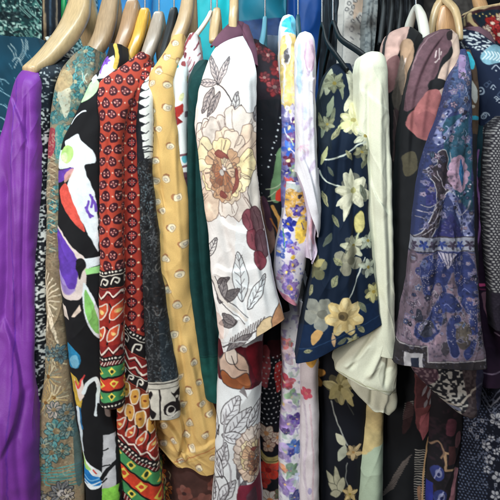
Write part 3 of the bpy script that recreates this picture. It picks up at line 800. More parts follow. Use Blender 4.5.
# ---- white peony blouse: sleeve, collar and the flowered skirt of its body
W2, LN, GR = (233, 232, 232), (62, 56, 58), (134, 128, 130)
def peony(pr, x, y, s, f=1, seed=9):
    """one big ruffled bloom: rings of scalloped petals with thin drawn lines, pale outside and brown at the heart"""
    rs = random.Random(seed); ln = (104, 84, 78)
    def ruff(a, r0, r1, w, col, lobes=3, lw=.55):
        P0 = lambda r, t: (x + f * s * r * math.cos(t) * .86, y + s * r * math.sin(t) * 1.16)
        q = [P0(r0, a - w * .35)]
        n = lobes * 4
        for k in range(n + 1):
            t = k / n
            e = 1 + .07 * abs(math.sin(t * lobes * math.pi)) - .10 * abs(2 * t - 1) ** 3 + rs.uniform(-.025, .025)
            q.append(P0(r1 * e, a - w + 2 * w * t))
        q.append(P0(r0, a + w * .35))
        pr.fill(q, col, 1, ln, lw)
        for k in range(2 + lobes // 2):
            t = rs.uniform(-.7, .7) * w
            pr.line([P0(r1 * .97, a + t), P0(r1 * .80, a + t * .9 + rs.uniform(-.05, .05)), P0(r1 * rs.uniform(.55, .7), a + t * .7)], .45, ln)
    pale = [(228, 208, 194), (216, 202, 192), (234, 222, 212), (226, 200, 178), (210, 196, 184)]
    for k in range(9):
        ruff(k * .698 + .2 + rs.uniform(-.14, .14), 8, 39 + rs.uniform(-5, 5), .50, pale[k % 5], rs.choice((3, 4, 5)))
    for k in range(8):
        ruff(k * .785 + .5 + rs.uniform(-.2, .2), 6, 29 + rs.uniform(-6, 4), .48, [(238, 222, 182), (226, 204, 180), (234, 214, 196), (236, 216, 168)][k % 4], 3)
    x, y = x - 3 * f * s, y + 2 * s
    for k in range(7):
        ruff(k * .897 + .1 + rs.uniform(-.25, .25), 4, 21 + rs.uniform(-5, 4), .48, [(214, 176, 142), (236, 216, 170), (206, 164, 130), (226, 196, 168)][k % 4], 3)
    for k in range(9):          # the open heart: longer petals hanging down and left, short ones above
        t = 1.9 + (k - 4) * .5
        ruff(t + rs.uniform(-.1, .1), 2, 19 - 1.9 * abs(k - 4) + rs.uniform(-2, 2), .42, [(190, 146, 114), (172, 124, 96), (204, 164, 130), (160, 112, 86)][k % 4], rs.choice((2, 3)))
    for k in range(5):
        ruff(2.2 + (k - 2) * .6 + rs.uniform(-.1, .1), 1, 12 - 1.2 * abs(k - 2), .4, [(164, 106, 78), (182, 126, 92), (146, 94, 72)][k % 3], 2)
    for q in ([(-8, -14), (-4, -17), (1, -14), (4, -9), (0, -10), (-4, -11)], [(10, -2), (13, 4), (12, 14), (7, 20), (9, 10)], [(-2, 18), (3, 21), (1, 25), (-4, 22)]):
        pr.blob([(x + f * s * (u + rs.uniform(-.8, .8)), y + s * (w + rs.uniform(-.8, .8))) for u, w in q], (130, 66, 62), .9, (84, 44, 44), .4)
    for k in range(4):
        ruff(-1.3 + k * .5, 2, 9 + rs.uniform(-1, 2), .4, [(228, 208, 178), (214, 184, 156)][k % 2], 2)
    pr.ell(x - 2 * f * s, y + 2 * s, 2.0 * s, 2.6 * s, (186, 176, 170), 0, 1, ln, .5)
def gleaf(pr, x0, y0, x1, y1, w, c=None):
    pr.leaf(x0, y0, x1, y1, w, c or GR, LN, (86, 80, 84), .7, 5)
pr = Print(185, 18, 305, 375, W2)
pr.blob([(190, 90), (205, 66), (214, 60), (222, 66), (226, 100), (226, 150), (220, 210), (205, 210), (190, 150)], (236, 212, 202), .75)
pr.blob([(188, 60), (240, 60), (244, 140), (236, 230), (228, 330), (200, 330), (190, 180)], (238, 224, 216), .45)
for q in [(219, 86, 211, 55, 7), (218, 86, 230, 58, 6.5), (218, 84, 198, 83, 8), (214, 88, 203, 114, 8), (220, 92, 208, 118, 7)]:
    gleaf(pr, *q, (184, 168, 164))
pr.line([(218, 84), (226, 92), (233, 104), (236, 118)], 1.2, LN)
gleaf(pr, 232, 124, 238, 92, 8, (226, 222, 220)); gleaf(pr, 240, 124, 256, 112, 7, (150, 146, 150)); gleaf(pr, 248, 128, 241, 105, 6, (100, 98, 102)); gleaf(pr, 252, 126, 262, 98, 6, (170, 166, 168))
for (x, y) in [(200, 126), (206, 122), (213, 124), (219, 126)]:
    pr.blob([(x - 4, y + 12), (x - 3, y), (x, y - 3), (x + 4, y), (x + 4, y + 12)], (236, 218, 204), 1, LN, .7)
peony(pr, 228, 167, 1.16, 1, 14)
pr.blob([(255, 170), (264, 176), (268, 210), (262, 215), (252, 205), (248, 190)], (224, 214, 204), 1, LN, .6)
for q_, c_ in [([(243, 214), (247, 208), (252, 210), (254, 220), (252, 230), (247, 227), (244, 222)], (112, 52, 64)), ([(250, 208), (256, 205), (262, 212), (265, 224), (262, 234), (255, 230), (252, 220)], (96, 64, 70)), ([(248, 230), (254, 228), (258, 238), (256, 248), (250, 246), (247, 238)], (120, 54, 66)), ([(256, 232), (264, 230), (270, 242), (268, 256), (260, 254), (256, 244)], (92, 60, 70)), ([(262, 204), (268, 210), (272, 228), (268, 236), (264, 222)], (150, 116, 102)), ([(254, 250), (262, 250), (268, 260), (262, 268), (256, 262)], (122, 50, 64))]:
    pr.blob(q_, c_, .92, (70, 36, 44), .6)
for q_ in [[(246, 212), (249, 218), (250, 226)], [(254, 209), (258, 218), (260, 228)], [(251, 232), (253, 240)], [(260, 234), (263, 243), (264, 251)], [(265, 212), (268, 222)]]:
    pr.line(q_, .5, (64, 34, 42))
gleaf(pr, 242, 300, 238, 250, 17, (226, 230, 232)); gleaf(pr, 248, 308, 266, 272, 11, (226, 230, 232))
gleaf(pr, 216, 282, 229, 276, 7, (122, 112, 112)); gleaf(pr, 219, 300, 240, 288, 11, (116, 108, 108)); gleaf(pr, 219, 302, 224, 276, 9, (140, 132, 132)); gleaf(pr, 236, 320, 219, 322, 10, (112, 104, 104)); gleaf(pr, 234, 322, 222, 312, 9, (140, 130, 130))
gleaf(pr, 206, 258, 216, 236, 8, (222, 216, 212))
pr.line([(212, 276), (220, 296), (234, 308), (246, 318)], 3.0, (224, 214, 206)); pr.line([(211, 279), (219, 299), (232, 311), (245, 321)], .7, LN); pr.line([(214, 275), (222, 294), (236, 306), (248, 316)], .7, LN)
for k in range(14):
    a, b = 228 + k * 2.6, 340 - k * 1.7; pr.line([(a, b + 4), (a + 2.2, b - 4)], 1.3, (120, 112, 112), False)
pr.line([(222, 346), (244, 334), (268, 322)], 1.4, (90, 84, 86)); gleaf(pr, 226, 350, 252, 330, 9, (126, 118, 118))
pr.fill([(205, 300), (222, 316), (224, 336), (218, 340)], (226, 192, 178), .6)
pr.blob([(256, 330), (262, 318), (272, 314), (276, 330), (272, 350), (262, 350)], (216, 190, 150), 1, LN, .7); pr.blob([(272, 316), (284, 300), (290, 320), (282, 342), (274, 340)], (190, 140, 104), 1, LN, .7)
pr.fill([(185, 345.5), (305, 330.0), (305, 331), (185, 346.5)], (190, 188, 188))
pr.done()
pc = Print(200, 15, 265, 75, (100, 62, 80)); pc.mottle(.12, 8, 3); pc.line([(236, 20), (244, 34), (252, 60)], .8, (80, 44, 60)); pc.done()
ps = Print(195, 320, 285, 530, (226, 228, 230))
ps.fill([(195, 340), (285, 340), (285, 372), (258, 380), (244, 382), (224, 378), (195, 374)], (92, 28, 40))
ps.blob([(222, 352), (232, 346), (244, 350), (248, 366), (244, 378), (226, 376), (220, 366)], (214, 186, 168), 1, LN, .8); ps.blob([(222, 368), (234, 372), (246, 366), (248, 380), (224, 380)], (150, 88, 54), 1, LN, .7); ps.blob([(224, 346), (232, 342), (238, 348), (236, 358), (226, 358)], (236, 226, 216), 1, LN, .7); ps.line([(232, 352), (238, 362), (246, 364)], .8, LN)
ps.blob([(246, 340), (262, 340), (264, 372), (256, 376), (250, 360)], (118, 26, 40)); ps.fill([(244, 378), (247, 390), (240, 384)], GR)
for q in [(224, 418, 240, 388, 14), (228, 428, 250, 400, 14), (220, 430, 206, 398, 11), (224, 428, 248, 430, 12), (222, 462, 228, 434, 11), (224, 470, 214, 440, 9), (220, 495, 236, 470, 12), (216, 500, 214, 468, 12), (246, 420, 262, 392, 9)]:
    gleaf(ps, *q, (218, 218, 222))
ps.line([(228, 405), (226, 440), (232, 465), (226, 490), (214, 500)], 1.4, (150, 146, 150)); ps.line([(222, 420), (214, 450), (218, 490)], .9, LN)
ps.line([(218, 472), (226, 468), (230, 482), (222, 500)], .9, LN); ps.line([(236, 450), (240, 480), (236, 510)], 2.4, (124, 120, 124)); gleaf(ps, 238, 470, 243, 448, 5, (110, 106, 110)); gleaf(ps, 238, 490, 246, 468, 6, (120, 116, 120))
peony(ps, 256, 448, .62); ps.blob([(238, 480), (252, 474), (266, 470), (272, 500), (262, 520), (242, 520)], (124, 40, 60)); ps.blob([(246, 486), (254, 480), (258, 500), (250, 506)], (96, 60, 72))
ps.done()
t = thing('blouse', 'white blouse with one big beige peony and grey leaves, burgundy collar', 'blouse', P(230, 40, .8))
drape(t, 'sleeve', [(230, 34, .93), (221, 42, .86), (212, 56, .80), (203, 78), (197, 100), (195, 125), (196, 145), (204, 210), (212, 280), (222, 353)],
      [(241, 33, .93), (247, 44, .87), (252, 56, .81), (256, 75), (257, 100), (257, 130), (259, 180), (269, 250), (279, 300), (284, 318)], pr, d=.75, deep=.05, fold=.0035, nf=1.8, seed=111, wr=.0009, hemw=.8,
      creases=[([(222, 70), (214, 130), (220, 210), (236, 300), (240, 345)], 2.5, 4, 'v'), ([(246, 60), (250, 120), (248, 190), (258, 270), (268, 322)], 2.5, 3.5, 'r'), ([(208, 200), (224, 222), (250, 232)], 1.6, 2.5, 's'), ([(214, 262), (232, 270), (262, 262)], 1.5, 2.5, 's'), ([(228, 240), (240, 280), (252, 330)], 2, 3, 'v')])
drape(t, 'collar', [(231, 21, .965), (222, 30, .91), (214, 40, .87), (210, 46, .845)], [(244, 23, .965), (243, 35, .91), (234, 42, .87), (223, 49, .845)], pc, d=.87, deep=.02, fold=.0015, seed=113)
drape(t, 'collar', [(240, 22, .97), (242, 32, .92), (246, 44, .88), (250, 60, .85)], [(249, 26, .97), (254, 40, .92), (256, 52, .88), (257, 66, .85)], pc, d=.88, deep=.02, fold=.0015, seed=114)
drape(t, 'body', [(222, 325), (219, 380), (217, 430), (214, 480), (212, 530)], [(264, 325), (262, 380), (260, 430), (261, 480), (262, 530)], ps, d=.80, deep=.22, fold=.005, nf=2.6, seed=115, wr=.0012, topfold=.7, step=.01)

# ---- dark red and black dress
pr = Print(235, 30, 310, 530, (24, 26, 32))
pr.rect(235, 30, 310, 100, (38, 30, 38))
for (x, y, r) in [(268, 56, 8), (278, 70, 9), (256, 50, 7), (274, 88, 9), (264, 78, 6), (282, 92, 6), (283, 56, 5)]:
    pr.flower(x, y, r, 7, (142, 54, 58), (200, 150, 140), (80, 22, 28), random.random() * 3, .7, .7, 24)
pr.mottle(.5, 6, 31, (34, 28, 34))
for k in range(9):
    pr.ell(279 - k * 1.4, 118 + k * 6, .9, .9, (226, 230, 230)); pr.ell(275 + 5 * (k % 2), 140 + k * 7, .6, .6, (200, 196, 200)); pr.ell(262, 120 + k * 9, .5, .5, (150, 150, 156))
pr.blob([(272, 176), (276, 152), (281, 150), (283, 180), (278, 200), (270, 196)], (120, 156, 110)); pr.blob([(283, 150), (290, 160), (289, 190), (284, 190)], (44, 30, 46))
for q in [[(266, 188), (274, 186), (282, 180)], [(268, 195), (276, 190), (284, 188)], [(264, 200), (274, 198), (284, 196)]]:
    pr.line(q, .9, (190, 196, 160))
pr.blob([(276, 190), (281, 186), (286, 194), (284, 200), (275, 198)], (216, 66, 50))
pr.blob([(258, 198), (264, 196), (270, 214), (274, 240), (268, 252), (260, 244), (256, 220)], (118, 88, 78)); pr.blob([(262, 196), (268, 200), (272, 222), (268, 228)], (74, 46, 60))
pr.line([(272, 204), (278, 220), (276, 240)], 3, (206, 150, 80)); pr.line([(270, 216), (276, 230), (276, 246)], 1.5, (160, 96, 50))
pr.blob([(256, 352), (266, 340), (270, 352), (268, 378), (262, 380), (258, 370)], (196, 96, 100)); pr.blob([(274, 362), (283, 360), (284, 384), (276, 386)], (206, 70, 68)); pr.blob([(268, 336), (284, 340), (284, 354), (272, 352)], (70, 26, 32))
for k in range(14):
    for j in range(8):
        pr.ell(256 + j * 4.2 + (2.1 if k % 2 else 0), 352 + k * 5.0, .85, .85, (224, 222, 220))
for (x, y, r, c, m) in [(266, 427, 9, (226, 204, 180), (210, 150, 100)), (277, 432, 7, (226, 204, 184), (210, 150, 100)), (268, 440, 7, (220, 190, 164), (200, 130, 80)), (268, 464, 12, (214, 66, 50), (150, 30, 30)), (262, 476, 8, (200, 60, 50), (150, 30, 30)), (270, 494, 12, (232, 220, 206), (226, 140, 90)), (280, 488, 7, (90, 100, 76), (80, 90, 60)), (268, 515, 12, (206, 60, 50), (150, 30, 30))]:
    pr.flower(x, y, r, 5, c, m, (130, 80, 70), random.random() * 3, .8, .5, 12)
for k in range(6):
    pr.line([(258, 446 + k * 1.6), (270, 452 + k), (284, 446 + k * 1.6)], 1.1, random.choice([(196, 176, 110), (120, 110, 70)]))
pr.done()
t = thing('dress', 'black dress with dark red roses on the shoulder and white pin dots', 'dress', P(265, 60, .84))
drape(t, 'sleeve', [(252, 39, .97), (251, 60, .92), (252, 90), (254, 130), (255, 180), (257, 230), (262, 290), (258, 310)],
      [(262, 42, .97), (282, 62, .90), (290, 88), (291, 110), (287, 140), (286, 200), (284, 260), (290, 310)], pr, d=.83, deep=.06, fold=.004, nf=2, seed=121, wr=.0012)
drape(t, 'body', [(254, 260), (255, 330), (256, 380), (256, 450), (258, 530)], [(290, 260), (288, 330), (286, 380), (284, 450), (284, 530)], pr, d=.86, deep=.2, fold=.005, nf=2.2, seed=122, topfold=.6, step=.01)

# ---- yellow and sky blue print blouse
pr = Print(265, 5, 325, 540, (226, 226, 230)); pr.warp = 2.0; pr.var = .3
pr.rect(265, 5, 325, 34, (214, 226, 236)); pr.fill([(282, 22), (290, 18), (291, 24), (295, 24), (291, 29), (294, 34), (284, 34), (287, 29), (282, 28)], (60, 178, 214)); pr.blob([(290, 18), (296, 20), (296, 34), (291, 34)], (110, 196, 224))
pr.blob([(279, 44), (298, 42), (298, 112), (294, 104), (288, 112), (280, 104)], (224, 198, 124)); pr.blob([(286, 36), (290, 40), (290, 60), (286, 64)], (222, 220, 214)); pr.blob([(284, 52), (288, 50), (289, 58), (285, 64)], (92, 88, 92)); pr.line([(283, 60), (284, 80), (283, 104)], 1.6, (222, 222, 220)); pr.line([(293, 56), (291, 74), (293, 104)], 3, (238, 216, 150))
pr.fill([(265, 108), (280, 104), (286, 112), (292, 104), (300, 114), (325, 106), (325, 206), (265, 206)], (110, 108, 158))
for (x, y, r, c) in [(290, 112, 8, (214, 210, 226)), (288, 128, 9, (50, 84, 170)), (292, 138, 7, (130, 84, 150)), (288, 148, 8, (54, 96, 190)), (294, 122, 6, (96, 66, 130)), (288, 160, 7, (100, 46, 72)), (293, 170, 7, (126, 156, 126)), (289, 182, 7, (190, 80, 80)), (292, 194, 7, (140, 190, 176)), (286, 172, 5, (60, 60, 130))]:
    pr.flower(x, y, r, 5, c, (226, 220, 160), None, random.random() * 3, .6, .5, 18)
for (x, y, c) in [(291, 140, (190, 214, 180)), (286, 133, (222, 222, 236)), (293, 152, (222, 210, 230)), (289, 117, (226, 222, 232))]:
    pr.line([(x - 3, y - 4), (x, y), (x + 2, y + 5)], 1.3, c)
for (x, y, r, c) in [(285, 378, 9, (196, 92, 104)), (292, 392, 8, (150, 186, 150)), (284, 400, 9, (210, 196, 214)), (288, 418, 11, (150, 122, 186)), (294, 440, 9, (76, 108, 180)), (285, 446, 9, (176, 156, 206)), (290, 462, 8, (146, 176, 150)), (286, 478, 9, (160, 134, 196)), (294, 490, 8, (60, 70, 140)), (285, 500, 8, (190, 170, 210)), (296, 412, 7, (84, 64, 140)), (283, 462, 5, (226, 160, 120)), (298, 470, 6, (196, 206, 226)), (286, 425, 4, (70, 50, 110)), (290, 446, 4, (60, 60, 140)), (288, 495, 4, (50, 50, 110)), (288, 352, 9, (190, 170, 176)), (285, 340, 7, (200, 120, 120))]:
    pr.flower(x, y, r, 5, c, (230, 190, 130), None, random.random() * 3, .75, .5, 26, .14)
pr.mottle(.45, 3.4, 66, (206, 200, 222))
pr.mask((np.clip(vnoise(pr.xy()[0] / 2.2, pr.xy()[1] / 2.8, 67) - .35, 0, 1) * 3).clip(0, 1) * (pr.xy()[1] > 108), (112, 96, 160), .5)
pr.mask((np.clip(vnoise(pr.xy()[0] / 2.6, pr.xy()[1] / 3.2, 68) - .45, 0, 1) * 3).clip(0, 1) * (pr.xy()[1] > 330), (150, 176, 160), .6)
pr.done()
t = thing('blouse', 'narrow yellow and sky blue shoulder with purple floral cloth below it', 'blouse', P(288, 20, .84))
drape(t, 'sleeve', [(287.5, 14.5, .835), (283, 16.5), (280.5, 22), (280, 34), (280, 60), (281, 100), (281, 140), (280, 200), (280, 250)],
      [(289, 14.5, .835), (293, 16.5), (295.5, 22), (296, 34), (297, 60), (299, 100), (300, 140), (300, 200), (300, 250)], pr, d=.815, deep=.07, fold=.002, seed=131, wr=.001)
drape(t, 'body', [(280, 215), (281, 300), (282, 380), (280, 440), (280, 530)], [(300, 215), (302, 300), (303, 380), (304, 440), (303, 530)], pr, d=.845, deep=.2, fold=.004, nf=1.8, seed=132, topfold=.6, step=.01)

# ---- white and pink blouse with the frilled cuff
pr = Print(265, 22, 340, 540, (230, 226, 232))
pr.blob([(304, 42), (310, 40), (314, 52), (312, 70), (306, 68), (303, 56)], (226, 190, 208), .8); pr.line([(305, 44), (304, 60), (307, 74)], 1.2, (196, 168, 190)); pr.line([(311, 46), (313, 60), (310, 72)], 1.2, (190, 150, 180)); pr.blob([(297, 50), (300, 48), (301, 90), (298, 90)], (150, 190, 220), .6)
pr.line([(309, 92), (313, 96), (312, 104)], .8, (170, 160, 170)); pr.blob([(302, 108), (305, 106), (306, 118), (303, 120)], (190, 204, 224), .7)
for q_ in [(303, 130, 310, 118), (312, 128, 307, 140), (301, 160, 308, 150), (314, 160, 308, 172), (304, 80, 309, 72)]:
    pr.leaf(*q_, 4, (214, 204, 222), (186, 166, 196), (196, 176, 200), .5, 3)
pr.blob([(298, 34), (303, 33), (304, 44), (299, 48)], (196, 206, 230), .7); pr.blob([(312, 76), (316, 80), (315, 100), (311, 96)], (226, 206, 220), .7); pr.blob([(299, 100), (303, 104), (302, 126), (298, 120)], (222, 206, 224), .6)
for k in range(5):
    a = 3.5 + k * .6; pr.line([(301, 146), (301 + 7 * math.cos(a + 2.6), 146 + 7 * math.sin(a + 2.6))], .7, (226, 186, 206))
pr.fill([(265, 345), (340, 345), (340, 540), (265, 540)], (222, 212, 216))
pr.blob([(302, 340), (312, 340), (316, 356), (310, 364), (303, 356)], (226, 170, 80)); pr.flower(305, 390, 7, 5, (206, 90, 110), (220, 130, 130), None, .4, .7); pr.line([(302, 395), (306, 430), (303, 470), (310, 500)], 2.4, (196, 180, 196), True, .6); pr.line([(309, 400), (312, 450), (311, 520)], 1.6, (206, 170, 180), True, .6); pr.ell(309, 485, 2, 3, (170, 160, 196))
pr.done()
pf = Print(265, 160, 340, 320, (222, 214, 222)); pf.warp = 2.0; pf.var = .3
pf.blob([(285, 190), (300, 185), (308, 196), (310, 206), (300, 214), (286, 214)], (206, 160, 82)); pf.ell(299, 195, 2.4, 2.2, (60, 50, 60)); pf.line([(282, 186), (290, 184), (300, 188)], 5, (196, 206, 202))
for (x, y, r, c) in [(296, 209, 6, (80, 64, 140)), (288, 222, 8, (52, 62, 160)), (284, 238, 9, (62, 74, 176)), (278, 250, 8, (92, 110, 180)), (292, 246, 7, (130, 100, 170)), (286, 270, 9, (146, 124, 190)), (292, 262, 6, (96, 70, 150)), (289, 284, 9, (140, 112, 176)), (280, 276, 6, (190, 150, 180)), (294, 292, 6, (176, 146, 196))]:
    pf.flower(x, y, r, 5, c, (230, 190, 80), None, random.random() * 3, .7, .5, 20, .18)
pf.blob([(296, 218), (304, 214), (306, 232), (300, 242), (294, 236)], (232, 196, 84)); pf.line([(300, 222), (303, 228)], 1.2, (70, 60, 90)); pf.line([(282, 228), (284, 246)], 1.2, (60, 130, 90)); pf.line([(290, 206), (300, 206), (310, 204)], 1.6, (90, 76, 140))
for x, y in ((289, 284), (293, 268), (292, 254)):
    pf.ell(x, y, 2.4, 2.2, (236, 190, 70))
pf.mottle(.55, 3.2, 61, (214, 204, 222)); pf.speckle((64, 70, 150), 2.4, .52, 62, 16, .4, .55); pf.speckle((226, 222, 226), 1.5, .5, 63, 10, .4, .6)
pf.fill([(276, 288), (292, 296), (300, 310), (292, 308), (278, 298)], (206, 120, 140), .8)
pf.done()
pl = Print(285, 165, 335, 280, (206, 192, 208)); pl.mottle(.06, 6, 3); pl.line([(312, 215), (310, 232), (314, 244)], 3, (214, 150, 160), True, .7); pl.done()
t = thing('blouse', 'white and pink blouse ending in a frilled, half-turned lilac cuff', 'blouse', P(305, 40, .8))
drape(t, 'sleeve', [(304, 31.5, .79), (299, 33.5), (296, 41), (295.5, 60), (296, 80), (296, 110), (297, 140), (297, 172)],
      [(306, 31.5, .79), (311.5, 34), (315, 43), (316, 60), (316, 110), (318, 150), (320, 180), (322, 205), (321, 224), (318, 238)], pr, d=.765, deep=.04, fold=.0025, nf=1.8, seed=141, wr=.0012, hemw=1.2, creases=[([(304, 50), (303, 110), (306, 170)], 2.5, 2.2, 'v'), ([(311, 60), (312, 120), (315, 190)], 2, 2, 'r'), ([(300, 150), (310, 176), (318, 215)], 1.8, 2, 's'), ([(298, 74), (306, 80), (316, 78)], 1.2, 1.5, 's')])
drape(t, 'cuff', [(296, 170), (300, 182), (305, 196), (308, 214), (309, 232), (308, 246), (309, 262)], [(319, 168), (321, 182), (322, 200), (321, 222), (318, 238), (321, 252), (318, 264)], pl, d=.772, deep=.05, fold=.006, nf=2, seed=142, wr=.002, hemw=2, creases=[([(312, 190), (314, 220), (312, 258)], 3, 2, 'v'), ([(318, 200), (317, 230), (319, 256)], 2, 2, 'r')])
drape(t, 'lining', [(286, 182), (284, 205), (281, 225), (277, 243), (275, 262), (277, 288), (281, 296)], [(302, 182), (308, 205), (309, 228), (308, 246), (306, 266), (300, 290), (297, 305)], pf, d=.79, deep=.04, fold=.004, nf=1.6, seed=143, wr=.0014)
drape(t, 'body', [(299, 300), (300, 380), (300, 440), (301, 530)], [(317, 300), (318, 380), (319, 440), (321, 530)], pr, d=.82, deep=.2, fold=.003, nf=1.6, seed=144, topfold=.6, step=.01)

# ---- navy blouse with pale lilies
NV2, PA, PE = (13, 28, 48), (214, 210, 176), (220, 194, 136)
def lily(pr, x, y, r, n, col, rot, mid=(150, 130, 60), wide=.42):
    col = np.asarray(col, float)
    for k in range(n):          # shaded petals at the back, pale ones over them
        a = rot + (k + .5) * 2 * math.pi / n + random.uniform(-.2, .2)
        pr.petal(x, y, a, r * random.uniform(.7, .9), r * wide * 1.5, col * random.uniform(.5, .66), None, .5, .8, .5)
    for k in range(n):
        a = rot + k * 2 * math.pi / n + random.uniform(-.2, .2); rr = r * random.uniform(.8, 1.12)
        pr.petal(x, y, a, rr, r * wide * 1.2, np.clip(col + random.uniform(-22, 10), 0, 255), None, .5, .95, .5)
        pr.petal(x, y, a + .06, rr * .78, r * wide * .55, np.clip(col * .84, 0, 255), None, .5, .55, .5)
        pr.petal(x + rr * .35 * math.cos(a), y + rr * .35 * math.sin(a), a - .08, rr * .55, r * wide * .45, np.clip(col + 22, 0, 250), None, .5, .5, .6)
    pr.ell(x, y, r * .17, r * .15, mid, 0, .9)
def pale(pr, x, y, r, n, col, rot):
    for k in range(n):
        a = rot + k * 2 * math.pi / n
        pr.petal(x, y, a, r, r * .8, np.asarray(col, float) + random.uniform(-14, 14), None, .5, .9, .7)
    pr.ell(x + r * .15, y, r * .3, r * .25, np.asarray(col, float) * .75)
pr = Print(285, 50, 400, 375, NV2)
pr.fill([(285, 330), (400, 290), (400, 375), (285, 375)], (18, 42, 78), .6)
pr.rect(285, 50, 330, 150, (26, 36, 44), .7)
pr.leaf(325, 96, 331, 68, 9, (176, 176, 150)); pr.leaf(319, 100, 322, 74, 6, (150, 152, 130)); pr.leaf(326, 118, 332, 96, 6, (140, 146, 122)); pr.leaf(320, 138, 326, 116, 5, (120, 128, 108)); pr.leaf(341, 100, 338, 74, 5, (130, 134, 110))
pr.blob([(344, 74), (350, 72), (356, 84), (359, 98), (352, 104), (344, 112), (342, 106), (348, 94)], (206, 202, 176))
lily(pr, 352, 120, 16, 6, (214, 208, 166), .3, (160, 150, 90)); pr.leaf(336, 128, 352, 122, 7, (190, 190, 140))
lily(pr, 366, 136, 13, 5, (206, 206, 180), 2.6)
pr.line([(322, 160), (340, 156), (356, 146), (366, 142)], 1.6, (196, 202, 190)); pr.line([(318, 170), (324, 180), (338, 186)], 1.6, (196, 202, 190)); pr.leaf(320, 165, 326, 146, 5, (186, 190, 140))
lily(pr, 353, 190, 21, 6, (212, 210, 184), .2, (170, 166, 110)); pr.leaf(350, 192, 342, 220, 8, (206, 204, 180)); pr.leaf(352, 192, 334, 206, 8, (214, 212, 188)); pr.leaf(352, 188, 350, 168, 8, (220, 218, 190))
pr.blob([(355, 216), (360, 210), (364, 214), (364, 226), (358, 232), (354, 226)], (210, 200, 132), 1, (120, 116, 70), .6); lily(pr, 352, 244, 14, 5, (200, 200, 172), .8); pr.line([(358, 232), (354, 242)], 1.4, (190, 196, 160))
lily(pr, 368, 240, 10, 5, (196, 204, 182), 1.2)
pale(pr, 347, 258, 15, 4, (150, 146, 124), .4); pale(pr, 313, 266, 14, 5, (120, 118, 88), .9); pr.leaf(312, 266, 324, 258, 6, (166, 156, 104))
pr.line([(345, 296), (354, 282), (360, 266), (364, 256)], 1.5, (206, 210, 200)); lily(pr, 368, 266, 11, 5, (190, 196, 176), 2)
lily(pr, 374, 291, 12, 5, (214, 206, 146), 2.8)
pale(pr, 319, 311, 17, 5, (152, 152, 140), .2)
for k in range(7):
    a = .25 + k * 2 * math.pi / 7; pr.petal(343, 313, a, 20, 13, np.asarray(PE) + random.uniform(-14, 10), None, .5, 1, .5); pr.petal(343, 313, a + .1, 15, 6, np.asarray(PE) * .84, None, .5, .6, .5); pr.petal(343 + 8 * math.cos(a), 313 + 8 * math.sin(a), a - .1, 11, 5, (236, 220, 172), None, .5, .55, .6)
pr.ell(341, 312, 5, 4.5, (122, 104, 70)); pr.ell(340, 313, 2.6, 2.4, (84, 72, 52))
pr.blob([(311, 332), (316, 326), (322, 328), (318, 336), (312, 341)], (206, 162, 104)); pr.leaf(333, 343, 331, 328, 4, (206, 170, 130)); pr.line([(331, 330), (345, 326)], 1, (206, 190, 150))
for q_ in [(322, 130, 318, 112, 5), (330, 140, 340, 126, 6), (333, 108, 329, 128, 5), (360, 112, 366, 96, 6), (344, 150, 352, 160, 5), (326, 206, 320, 190, 5), (330, 232, 322, 246, 6), (338, 226, 330, 214, 5), (366, 200, 360, 184, 6), (362, 168, 369, 156, 6), (330, 284, 336, 272, 6), (306, 296, 312, 284, 6), (358, 300, 366, 310, 6), (336, 340, 346, 334, 5), (364, 330, 356, 322, 6), (304, 350, 312, 346, 4), (326, 166, 332, 176, 4), (340, 262, 332, 256, 6)]:
    pr.leaf(*q_, random.choice([(120, 122, 96), (150, 150, 112), (96, 104, 92), (176, 170, 126)]), None, (84, 88, 70), .4, 3, .85)
for (x, y, r) in [(333, 84, 11), (326, 124, 8), (362, 152, 9), (352, 338, 8)]:
    lily(pr, x, y, r, 5, random.choice([(170, 166, 130), (196, 190, 150), (140, 140, 112)]), random.random() * 3)
pr.line([(286, 354), (395, 309)], .7, (40, 66, 100), False)
pr.done()
pb = Print(285, 330, 390, 540, (22, 24, 32))
for k in range(5):
    a = -2.4 + k * .75; pb.petal(305, 372, a, 19, 11, (222, 162, 84), (150, 100, 50), .5, 1, .55)
lily(pb, 339, 384, 18, 6, (164, 154, 110), .4, (110, 100, 60)); pb.leaf(340, 384, 352, 402, 8, (176, 164, 116)); pb.leaf(336, 380, 328, 396, 8, (150, 140, 96)); pb.line([(344, 396), (352, 410)], 1.2, (60, 62, 60))
pb.line([(330, 398), (334, 414), (340, 428), (346, 440)], 1.6, (150, 152, 146)); pb.leaf(344, 440, 334, 430, 8, (190, 188, 164)); pb.leaf(344, 440, 337, 457, 9, (176, 178, 158)); lily(pb, 352, 447, 9, 5, (208, 182, 138), .5, (170, 130, 80)); pb.line([(346, 458), (344, 474), (350, 484)], 1.2, (120, 122, 118))
for q in [(338, 490, 324, 468), (338, 490, 334, 462), (338, 490, 326, 480), (338, 490, 342, 472), (340, 488, 328, 492)]:
    pb.leaf(*q, 8, (170, 166, 142), (90, 90, 76))
lily(pb, 349, 489, 9, 5, (212, 186, 132), 1); pb.leaf(348, 506, 356, 496, 7, (196, 190, 150)); lily(pb, 340, 520, 12, 5, (180, 170, 130), .2)
pb.done()
t = thing('blouse', 'navy blouse printed with pale lilies and one large peach flower', 'blouse', P(340, 80, .82))
drape(t, 'sleeve', [(335, 64, .92), (326, 76, .87), (320, 100, .83), (317, 140), (317, 180), (316, 230), (312, 272), (304, 320), (297, 362)],
      [(350, 64, .92), (358, 80, .87), (364, 105, .84), (368, 140), (369, 170), (370, 210), (373, 255), (377, 290), (383, 324)], pr, d=.775, deep=.04, fold=.004, nf=1.9, seed=151, wr=.0011, hemw=1, creases=[([(344, 100), (336, 180), (330, 260), (322, 345)], 3, 4, 'v'), ([(358, 130), (354, 220), (360, 320)], 3, 4, 'v'), ([(340, 140), (346, 230), (342, 340)], 2, 4, 'r')])
